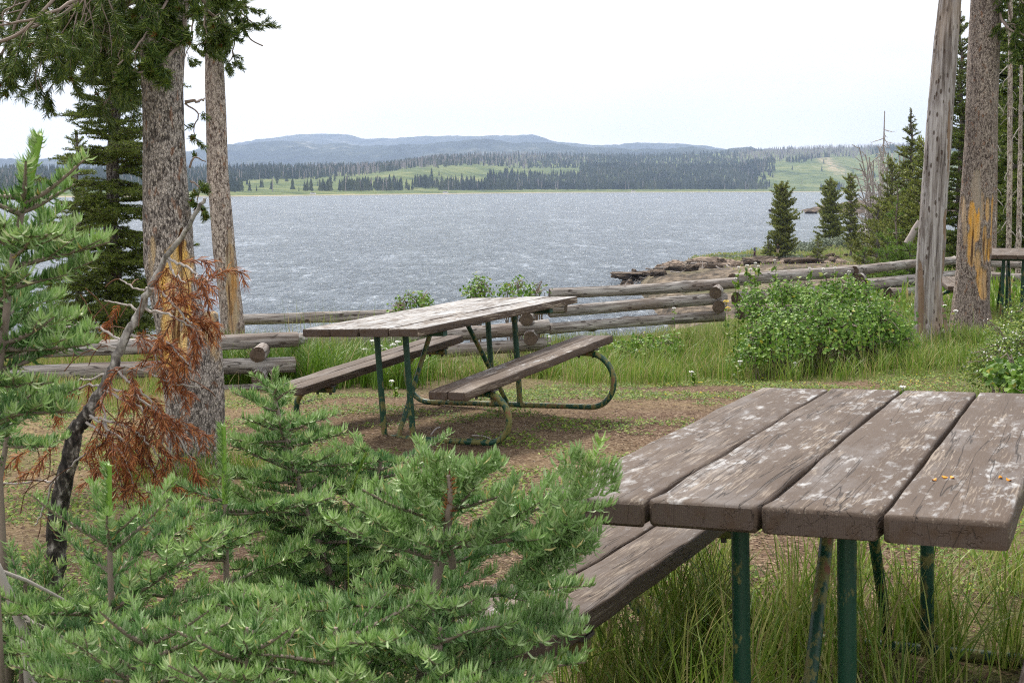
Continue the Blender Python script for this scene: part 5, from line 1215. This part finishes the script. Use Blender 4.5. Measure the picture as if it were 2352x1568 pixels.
# behind and under the left rails
x, y = clumps(520, 50, -7.2, -2.6, 9.3, 15.5, .12, r)
grass('dry_grass', 'straw-coloured and green grass under and behind the left rails', x, y, np.where(y > 12.2, .46, .19), .0046, .45, .7, .45, 7)
x, y = poly_pts(30000, -5.5, -.9, 4.4, 10.8, r); k = r.random(len(x)) < .10 + .6 * (1 - dirt(x, y)) * ss(.38, .6, fbm(x * 1.4, y * 1.4, 0, 262, 3)); x, y = x[k], y[k]
grass('short_grass', 'thin dry grass scattered over the litter left of the clearing', x, y, .085, .0026, .9, .75, .5, 8)
# around the trunk feet
for cx, cy, n_, lab, sd in ((-1.75, 7.2, 3, 'grass tufts at the foot of the thick scarred pine', 9), (4.6, 14.3, 5, 'grass at the foot of the silver trunk and the speckled trunk', 10)):
    x, y = clumps(n_ * 9, 46, cx - .5 * (n_ / 3), cx + .6 * (n_ / 3), cy - .35, cy + .25, .05, r); grass('tall_grass', lab, x, y, .2, .0035, .6, .55, .25, sd)
# right slope, point and bluff
x, y = poly_pts(60000, 4., 26, 17, 60, r); k = (x / y > .2); x, y = x[k], y[k]
grass('slope_grass', 'rough grass on the wooded slope beyond the right rails', x, y, .28, .03, .6, .6, .1, 11)
x, y = poly_pts(44000, 26, 80, 140, 262, r); zz = gz(x, y); k = (zz > LAKE + .9) & (r.random(len(x)) < .45 * ss(180, 200, y) + .25 * ss(36, 44, x) + .06); x, y = x[k], y[k]
sg_ = grass('point_grass', 'pale green grass on top of the sandy point', x, y, .32, .12, .5, .85, .3, 12)
# thin seeding stems standing above the clump
x, y = clumps(34, 5, -2.2, -1.25, 12.2, 13.6, .08, r); x2, y2 = clumps(16, 4, 1.5, 4.6, 11.9, 14.4, .1, r)
x3, y3 = clumps(14, 3, .5, 2.6, 3., 4.8, .08, r)
grass('seeding_grass', 'thin seeding grass stems standing above the other grass', np.concatenate([x, x2, x3]), np.concatenate([y, y2, y3]), np.concatenate([x * 0 + .78, x2 * 0 + .65, x3 * 0 + .5]), .0055, .3, .8, .2, 13)

# big arching seed stalks in front of the near bench
for k_, (u, v, u1, v1, y, lab) in enumerate([(1285, 1560, 1325, 1395, 2.9, 'upright seeding grass stalk before the end of the near bench'), (1305, 1580, 1410, 1490, 2.9, 'seeding grass stalk arching right below the near bench'), (800, 1290, 838, 1045, 2.4, 'single seeding grass stalk rising out of the firs below the spattered table'), (1000, 1140, 1018, 1010, 2.6, 'thin grass stem rising from the broad fir')]):
    a, b = at(u, v, y), at(u1, v1, y); a0 = np.array([a[0], a[1], float(gz(a[0], a[1]))]); m_ = (a + b) / 2 + [-.01, 0, .02]
    Q = spline([a0, a, m_, b], 8); mb = MB(); tube(mb, Q, np.linspace(.0016, .0009, len(Q)), 5, (.85, 0, .5))
    T0, T1 = Q[-9:-1], Q[-8:]
    if k_ < 3: needles(mb, T0, T1, np.full(8, 0.), 900, .011, .003, 18, .3, r, 0)
    tag(mb.build('grass_stalk', M['grass'], loc=tuple(a0)), lab, 'grass stalk')

# ------------------------------------------------------------------ ground cover and litter
x, y = poly_pts(340000, -4.5, 7.5, 4.2, 14.5, r)
pn = fbm(x * 1.7, y * 1.7, 0, 272, 4); dd = dirt(x, y)
pr_ = ss(.48, .56, pn) * 1.8 * dd + (1 - dd) * ss(.42, .55, pn) * .5 * (x > .2)
k = r.random(len(x)) < pr_ * .5; x, y = x[k], y[k]; N = len(x); P = gpt(x, y); P[:, 2] += r.uniform(.002, .03, N)
mb = MB(); Z = nrm(rdir(N, r) * .6 + [0, -.1, 1.]); Y = rdir(N, r); Y = nrm(Y - Z * np.sum(Y * Z, 1, keepdims=True)); X = np.cross(Y, Z)
scatter(mb, OV[0], [OV[1]], P, X, Y, Z, r.uniform(.012, .03, N), np.stack([r.random(N), (r.random(N) < .03 * (x > 1.2)) * 1., r.random(N)], 1))
tag(mb.build('low_weeds', M['weed']), 'patches of tiny green weeds creeping over the bare dirt', 'ground cover', kind='stuff')
x = np.concatenate([r.uniform(-5, 4.5, 52000), r.uniform(-.5, 4, 14000)]); y = np.concatenate([r.uniform(4.1, 13, 52000), r.uniform(3.2, 6, 14000)]); N = len(x); P = gpt(x, y); P[:, 2] += .003
LV = (np.array([(-.5, -.12, 0), (.5, -.1, .06), (.45, .12, .1), (-.45, .13, .02)]), [[0, 1, 2, 3]])
mb = MB(); Z = nrm(rdir(N, r) * .28 + [0, 0, 1.]); Y = rdir(N, r); Y = nrm(Y - Z * np.sum(Y * Z, 1, keepdims=True)); X = np.cross(Y, Z)
scatter(mb, LV[0], [LV[1]], P, X, Y, Z, r.uniform(.008, .032, N), np.stack([r.random(N) ** 1.3, 0 * x, r.random(N)], 1))
tag(mb.build('forest_litter', M['litter']), 'brown bark chips, needles and small stones strewn over the dirt', 'litter', kind='stuff')
for k_, (a, b, lab) in enumerate([((1085, 1004), (1135, 1016), 'short pale twig lying on the dirt in front of the table legs'), ((690, 930), (740, 920), 'thin dark twig on the dirt under the left bench'), ((1010, 985), (990, 1002), 'small bent twig on the dirt by the bent frame')]):
    A, B = gray(*a), gray(*b); Q = spline([A + [0, 0, .012], (A + B) / 2 + [0, .02, .02], B + [0, 0, .012]], 6); mb = MB(); tube(mb, Q, np.linspace(.007, .004, len(Q)), 6, wob=.2)
    tag(mb.build('fallen_twig', M['twigpale'] if k_ != 1 else M['twigdark'], loc=tuple(A)), lab, 'twig')

# ------------------------------------------------------------------ white flowers
def yarrow(u, v, y, s, label, seed, yellow=False, grp=None, big_=False):
    rr = np.random.default_rng(seed); hd = at(u, v, y); gx = hd + [rr.normal(0, .03), rr.normal(0, .03), 0]; gx[2] = float(gz(gx[0], gx[1]))
    e = empty('yarrow' if not yellow else 'yellow_wildflower', label, 'flower', gx, grp)
    mb = MB(); Q = spline([gx, (gx + hd) / 2 + [rr.normal(0, .01), 0, 0], hd], 5); tube(mb, Q, np.linspace(.003, .002, len(Q)), 5, (.5, 0, .5))
    n = 26 if not big_ else 90; t = rr.random(n); i = (t * (len(Q) - 1)).astype(int)
    leaves(mb, Q[i], .05, rr, .4, rdir(n, rr), 0, OV); part(mb, 'stem', M['grass'], e)
    n = 34; a = rr.uniform(0, 6.28, n); q = np.sqrt(rr.random(n)) * s; F = hd + np.stack([np.cos(a) * q, np.sin(a) * q, -q * q / s * .35 + rr.uniform(-.004, .004, n)], 1)
    Z = nrm(rdir(n, rr) * .3 + [0, -.3, 1.]); X, Y = perp(Z); th = np.arange(6) / 6 * 6.28; tv = np.array([(0, 0, .3)] + [(math.cos(b), math.sin(b), 0) for b in th])
    mb = MB(); scatter(mb, tv, [[[0, i, i % 6 + 1] for i in range(1, 7)]], F, X, Y, Z, s * .26, np.zeros((n, 3)))
    st = hd - [0, 0, .05]; prisms(mb, np.repeat(st[None], 8, 0), F[:8] - [0, 0, .003], .0012, .001)
    part(mb, 'flower_head', M['petal'] if not yellow else M['yellow'], e)
GA, GB, GC = 'white yarrow heads above the large bush', 'white yarrow under the spattered tabletop', 'single white flowers in the grass'
for k_, (u, v) in enumerate([(1697, 612), (1716, 608), (1735, 603), (1742, 610), (1724, 616), (1780, 596), (1860, 614), (1891, 616), (1918, 614), (1950, 622), (1690, 638)]):
    yarrow(u, v, 13.6 + .05 * (k_ % 4), .016, 'white flat-topped yarrow head on a tall stem above the large bush', 500 + k_, grp=GA, big_=True)
for k_, (u, v) in enumerate([(855, 781), (872, 792), (884, 799), (903, 789), (914, 783), (918, 795), (880, 812), (866, 800), (838, 800)]):
    yarrow(u, v, 12.4, .026, 'white yarrow head in the grass below the spattered tabletop', 530 + k_, grp=GB)
for k_, (u, v, y, s, lab) in enumerate([(900, 873, 10.6, .02, 'low white flower just left of the green legs, near the dirt edge'), (1588, 852, 12., .022, 'low white flower at the dirt edge left of the large bush'), (2074, 886, 9.4, .022, 'white flower touching the far edge of the near tabletop'), (1260, 772, 14.2, .02, 'white flower beside the cut rail ends right of the tabletop'), (1548, 706, 15., .02, 'white flower in front of the middle rail left of the large bush'), (1825, 832, 12.4, .016, 'small white flower in the grass at the foot of the large bush'), (2195, 712, 13.8, .025, 'white flower cluster right of the silver trunk'), (2170, 700, 13.9, .018, 'small white flower against the silver trunk foot'), (1700, 828, 12.4, .02, 'white flower beside the left foot of the large bush')]):
    yarrow(u, v, y, s, lab, 560 + k_)
for k_, (u, v, lab) in enumerate([(1668, 690, 'yellow wildflower spike left of the large bush'), (1672, 705, 'lower yellow wildflower spike left of the large bush')]): yarrow(u, v, 14.8, .03, lab, 580 + k_, True)

# ------------------------------------------------------------------ rocks and driftwood on the shore
def rock(name, label, c, sx, sy, sz, seed, mat, flat=.0, cat='rock', group=None, yaw=0.):
    n, m = 40, 24; th = np.linspace(0, 2 * np.pi, n, endpoint=False); ph = np.linspace(-1.35, 1.5, m); T, P_ = np.meshgrid(th, ph)
    d = np.stack([np.cos(P_) * np.cos(T), np.cos(P_) * np.sin(T), np.sin(P_)], -1)
    k = 1 + .55 * (fbm(d[..., 0] * 1.6 + seed, d[..., 1] * 1.6, d[..., 2] * 1.6, seed, 4) - .5) * 2 + .30 * (fbm(d[..., 0] * 5 + seed, d[..., 1] * 5, d[..., 2] * 9, seed + 6, 3) - .5) + .2 * (np.floor(fbm(d[..., 0] * 2, d[..., 1] * 2, d[..., 2] * 6, seed + 3, 3) * 8) / 8 - .5)
    d = np.sign(d) * np.abs(d) ** .75
    V = d * k[..., None] * [sx, sy, sz]; c_, s_ = math.cos(yaw), math.sin(yaw); V = V @ np.array([[c_, s_, 0], [-s_, c_, 0], [0, 0, 1]]) + c
    i = np.arange(m - 1)[:, None] * n; j = np.arange(n)[None]; j2 = (j + 1) % n; q = np.stack([i + j, i + j2, i + n + j2, i + n + j], -1).reshape(-1, 4)
    mb = MB().add(V.reshape(-1, 3), [q]); mb.add(V[-1], [np.arange(n)[None]])
    return tag(mb.build(name, mat, loc=tuple(c)), label, cat, group)
def onshore(u, v, y, dz=0.): p = at(u, v, y); return np.array([p[0], p[1], max(float(gz(p[0], p[1])), LAKE) + dz])
rock('boulder', 'large brown layered boulder at the waterline, left end of the point', at(1640, 612, 186), 3.0, 1.8, 1.2, 3, M['stone'], yaw=.2)
rock('boulder', 'flat brown rock shelf just below the large boulder', at(1665, 622, 178), 3.2, 2.2, .8, 4, M['stone'])
rock('boulder', 'brown rock at the tip of the far cove shore', at(1862, 488, 600), 2.5, 2., .8, 5, M['headland'])
rock('boulder', 'small dark rock alone in the water left of the far cove shore', at(1782, 485, 620), 3., 2., .8, 6, M['headland'])
r = np.random.default_rng(600)
GR = 'dark rocks strewn along the near shore of the point'
for k_ in range(95):
    t = r.random(); u = 1440 + 520 * t; v = 634 - 22 * t + r.normal(0, 5) - 6 * math.sin(t * 3) + (r.uniform(4, 18) if k_ % 2 else 0); y = (CAM_Z - LAKE - .5) * FV / (v - 428.3) * 1.0
    y = min(y, 205); rock('rock', 'dark rock among the driftwood along the near shore of the point', onshore(u, v, y, .1), r.uniform(.3, 1.3), r.uniform(.3, .9), r.uniform(.2, .6), 20 + k_, M['headland'] if k_ % 3 else M['stone'], group=GR, yaw=r.uniform(0, 3))
GD = 'driftwood logs and limbs on the point'
for k_ in range(46):
    t = r.random() ** .8; u = 1430 + 460 * t; v = 636 - 26 * t + r.normal(0, 4) + (r.uniform(2, 14) if k_ % 2 else 0); y = min((CAM_Z - LAKE - .6) * FV / (v - 428.3), 205); c = onshore(u, v, y, .12)
    a = r.normal(0, .9); L = r.uniform(.8, 3.4); dr = np.array([math.cos(a), math.sin(a), r.normal(.02, .08)]); Q = spline([c - dr * L / 2, c + r.normal(0, .12, 3), c + dr * L / 2], 6)
    mb = MB(); tube(mb, Q, np.linspace(.13, .05, len(Q)) * r.uniform(.5, 1.4), 7, wob=.3, seed=k_)
    for q in sub_branches(r, Q, 3, .4, 1.2, -.2): tube(mb, q, np.linspace(.05, .02, len(q)), 4)
    tag(mb.build('driftwood', M['twigpale'] if k_ % 3 == 0 else M['log'], loc=tuple(c)), 'grey driftwood lying along the near shore of the point', 'driftwood', GD)
for k_, (u, v, y, sx, sz, lab) in enumerate([(1440, 633, 172, 2.0, .45, 'dark broken rock ledge at the very tip of the point, in the water'), (1490, 631, 174, 2.0, .5, 'dark rock ledge beside the tip of the point'), (1745, 604, 182, 2.4, .8, 'dark tangled rock bank right of the large boulder'), (1850, 606, 165, 2.4, .8, 'dark rock bank below the tiny fir')]):
    rock('rock_ledge', lab, at(u, v, y), sx, 1.5, sz, 90 + k_, M['headland'])
for k_, (u, v) in enumerate([(1738, 572 + 52), (1895, 606), (1965, 600)]):
    pass

# ------------------------------------------------------------------ two walkers on the point
def person(label, u, v, y, H, shirt, legs, cap, yaw, seed):
    p = at(u, v, y); gz_ = float(gz(p[0], p[1])); p[2] = max(p[2], gz_ + .05)
    e = empty('person', label, 'person', p); e.rotation_euler = (0, 0, yaw); h = H
    J = {'pel': (0, 0, .53), 'sp': (0, .01, .66), 'ch': (0, .0, .76), 'ne': (0, .0, .84), 'hd': (0, -.01, .885), 'tp': (0, -.005, .965)}
    for s_, nm_ in ((1, 'l'), (-1, 'r')):
        J[nm_ + 'hip'] = (s_ * .05, 0, .50); J[nm_ + 'kn'] = (s_ * .052, -.02 * s_, .27); J[nm_ + 'an'] = (s_ * .05, .01 - .03 * s_, .035); J[nm_ + 'to'] = (s_ * .055, -.065 - .03 * s_, .015)
        J[nm_ + 'sh'] = (s_ * .10, 0, .79); J[nm_ + 'el'] = (s_ * .125, .01, .62); J[nm_ + 'wr'] = (s_ * .12, -.05, .485); J[nm_ + 'ha'] = (s_ * .115, -.065, .445)
    Rr = {'pel': .075, 'sp': .066, 'ch': .078, 'ne': .032, 'hd': .045, 'tp': .036, 'hip': .055, 'kn': .033, 'an': .022, 'to': .016, 'sh': .034, 'el': .023, 'wr': .016, 'ha': .018}
    K = list(J); me = bpy.data.meshes.new('body'); E = [('pel', 'sp'), ('sp', 'ch'), ('ch', 'ne'), ('ne', 'hd'), ('hd', 'tp')]
    for s_ in 'lr': E += [('pel', s_ + 'hip'), (s_ + 'hip', s_ + 'kn'), (s_ + 'kn', s_ + 'an'), (s_ + 'an', s_ + 'to'), ('ch', s_ + 'sh'), (s_ + 'sh', s_ + 'el'), (s_ + 'el', s_ + 'wr'), (s_ + 'wr', s_ + 'ha')]
    me.from_pydata([tuple(c * h for c in J[k]) for k in K], [(K.index(a), K.index(b)) for a, b in E], [])
    o = bpy.data.objects.new('body', me); COL.objects.link(o); o.parent = e
    md = o.modifiers.new('skin', 'SKIN'); 
    for i, k in enumerate(K):
        q = Rr[k if k in Rr else k[1:]] * h; me.skin_vertices[0].data[i].radius = (q, q * .8); me.skin_vertices[0].data[i].use_root = (k == 'pel')
    o.modifiers.new('sub', 'SUBSURF').levels = 1; o.modifiers['sub'].render_levels = 2; me.materials.append(simple('skin_tone', (.45, .28, .20), .6))
    def wear(nm_, segs, col):
        mb = MB()
        for a, b, ra, rb in segs:
            A, B = np.array(J[a]) * h, np.array(J[b]) * h; tube(mb, [A, (A + B) / 2, B], np.array([ra, (ra + rb) / 2, rb]) * h, 12)
        w = mb.build(nm_, simple(nm_ + '_cloth', col, .9)); w.parent = e
    wear('shirt', [('pel', 'ch', .082, .088), ('ch', 'ne', .088, .04), ('ch', 'lsh', .05, .042), ('ch', 'rsh', .05, .042), ('lsh', 'lel', .040, .032), ('rsh', 'rel', .040, .032)], shirt)
    wear('trousers', [('sp', 'pel', .078, .082), ('pel', 'lhip', .075, .062), ('pel', 'rhip', .075, .062), ('lhip', 'lkn', .060, .044), ('rhip', 'rkn', .060, .044), ('lkn', 'lan', .044, .032), ('rkn', 'ran', .044, .032)], legs)
    mb = MB(); A = np.array(J['hd']) * h; tube(mb, [A + [0, 0, .035 * h], A + [0, 0, .07 * h], A + [0, 0, .088 * h]], [.052 * h, .046 * h, .02 * h], 12)
    if cap[0] > .3: mb.add(np.array([(-.035, -.04, .925), (.035, -.04, .925), (.03, -.085, .918), (-.03, -.085, .918)]) * h, [[[0, 1, 2, 3]]])
    w = mb.build('cap' if cap[0] > .3 else 'hair', simple('headwear', cap, .8)); w.parent = e
person('person in a blue top, dark purple trousers and a white cap walking on the point', 1733, 592, 196, 1.72, (.08, .11, .24), (.10, .035, .07), (.75, .76, .78), .9, 1)
person('person in a dark top and pale trousers standing beside the tallest fir on the point', 1786, 587, 194, 1.75, (.03, .025, .03), (.42, .35, .28), (.10, .05, .03), -.4, 2)

# ------------------------------------------------------------------ haze
HZ = G('pale_air'); HZ.out.inputs[0]
vol = HZ.n('ShaderNodeVolumePrincipled', {'Color': (.56, .70, 1., 1), 'Density': HAZE, 'Anisotropy': .2}); HZ.t.links.new(vol.outputs[0], HZ.out.inputs['Volume'])
x0, x1, y0, y1, z0, z1 = -13500, 13500, -40, 13800, LAKE - 4.5, 700
if HAZE > 0:
    mb = MB().add([(x0, y0, z0), (x1, y0, z0), (x1, y1, z0), (x0, y1, z0), (x0, y0, z1), (x1, y0, z1), (x1, y1, z1), (x0, y1, z1)], [[[3, 2, 1, 0], [4, 5, 6, 7], [0, 1, 5, 4], [1, 2, 6, 5], [2, 3, 7, 6], [3, 0, 4, 7]]])
    tag(mb.build('haze', HZ.m, col=False), 'pale blue-white haze filling the air over the lake', 'haze', kind='stuff')

# ------------------------------------------------------------------ camera, light, world
cam = bpy.data.cameras.new('camera'); co = bpy.data.objects.new('camera', cam); COL.objects.link(co)
co.location = (0, 0, CAM_Z); co.rotation_euler = (math.pi / 2 - PITCH, 0, 0)
cam.sensor_width = 36; cam.lens = 36 * FV / 2352; cam.clip_end = 40000; cam.clip_start = .05
cam.dof.use_dof = True; cam.dof.focus_distance = 6.5; cam.dof.aperture_fstop = 22
SC.camera = co
sun = bpy.data.lights.new('sun', 'SUN'); sun.energy = SUN_E; sun.angle = math.radians(12); sun.color = (1., .93, .82)
so = bpy.data.objects.new('sun', sun); COL.objects.link(so)
el, az = math.radians(54), math.radians(-20)     # azimuth from +Y, negative = left
dirv = Vector((math.sin(az) * math.cos(el), math.cos(az) * math.cos(el), math.sin(el)))
so.rotation_euler = dirv.to_track_quat('Z', 'Y').to_euler(); so.location = (-8, 4, 30)
w = bpy.data.worlds.new('World'); SC.world = w; w.use_nodes = True; t = w.node_tree; t.nodes.clear()
class W(G):
    def __init__(s): s.t = t
g = W(); out = g.n('ShaderNodeOutputWorld')
sky = g.n('ShaderNodeTexSky', sky_type='NISHITA'); sky.sun_disc = False; sky.sun_elevation = el; sky.sun_rotation = az; sky.air_density = 1.; sky.dust_density = 2.
bg1 = g.n('ShaderNodeBackground', {'Color': sky.outputs[0], 'Strength': .10})
d = g.n('ShaderNodeTexCoord').outputs['Generated']; xyz = g.n('ShaderNodeSeparateXYZ', {0: d})
n1 = g.noise(g.map(d, (1.6, 1.6, 5.5)), 1.7, 5, .55, .35); n2 = g.noise(g.map(d, (1., 1., 6.)), 3.4, 4, .6)
# cloud deck: brighter towards the sun at left, thinner and bluer low at right
side = g.ramp(g.ma('ADD', g.ma('MULTIPLY', xyz.outputs[0], .9), g.ma('MULTIPLY', xyz.outputs[2], -.9)), [(.0, 1.), (.34, 0.)])
tone = g.ma('ADD', g.ma('MULTIPLY', side, .55), g.ma('MULTIPLY', g.ramp(n1, [(.35, 0.), (.65, 1.)]), .45))
cc = g.ramp(tone, [(.12, (.70, .722, .735)), (.45, (.83, .822, .81)), (.8, (.98, .965, .945))])
bg2 = g.n('ShaderNodeBackground', {'Color': cc, 'Strength': SKY_S})
cover = g.ramp(n2, [(.3, .86), (.6, .97)])
mx = g.n('ShaderNodeMixShader', {0: cover, 1: bg1.outputs[0], 2: bg2.outputs[0]}); t.links.new(mx.outputs[0], out.inputs[0])
SC.view_settings.view_transform = 'Standard'; SC.view_settings.look = 'None'; SC.view_settings.exposure = EXPO; SC.view_settings.gamma = 1
SC.cycles.volume_bounces = 1; SC.cycles.max_bounces = 7; SC.cycles.transparent_max_bounces = 8; SC.cycles.diffuse_bounces = 3; SC.cycles.glossy_bounces = 3
SC.cycles.volume_step_rate = 4; SC.cycles.use_adaptive_sampling = True; SC.cycles.adaptive_threshold = .015
SC.cycles.use_denoising = False; SC.cycles.sample_clamp_direct = 6; SC.cycles.sample_clamp_indirect = 3; SC.cycles.filter_width = 1.1
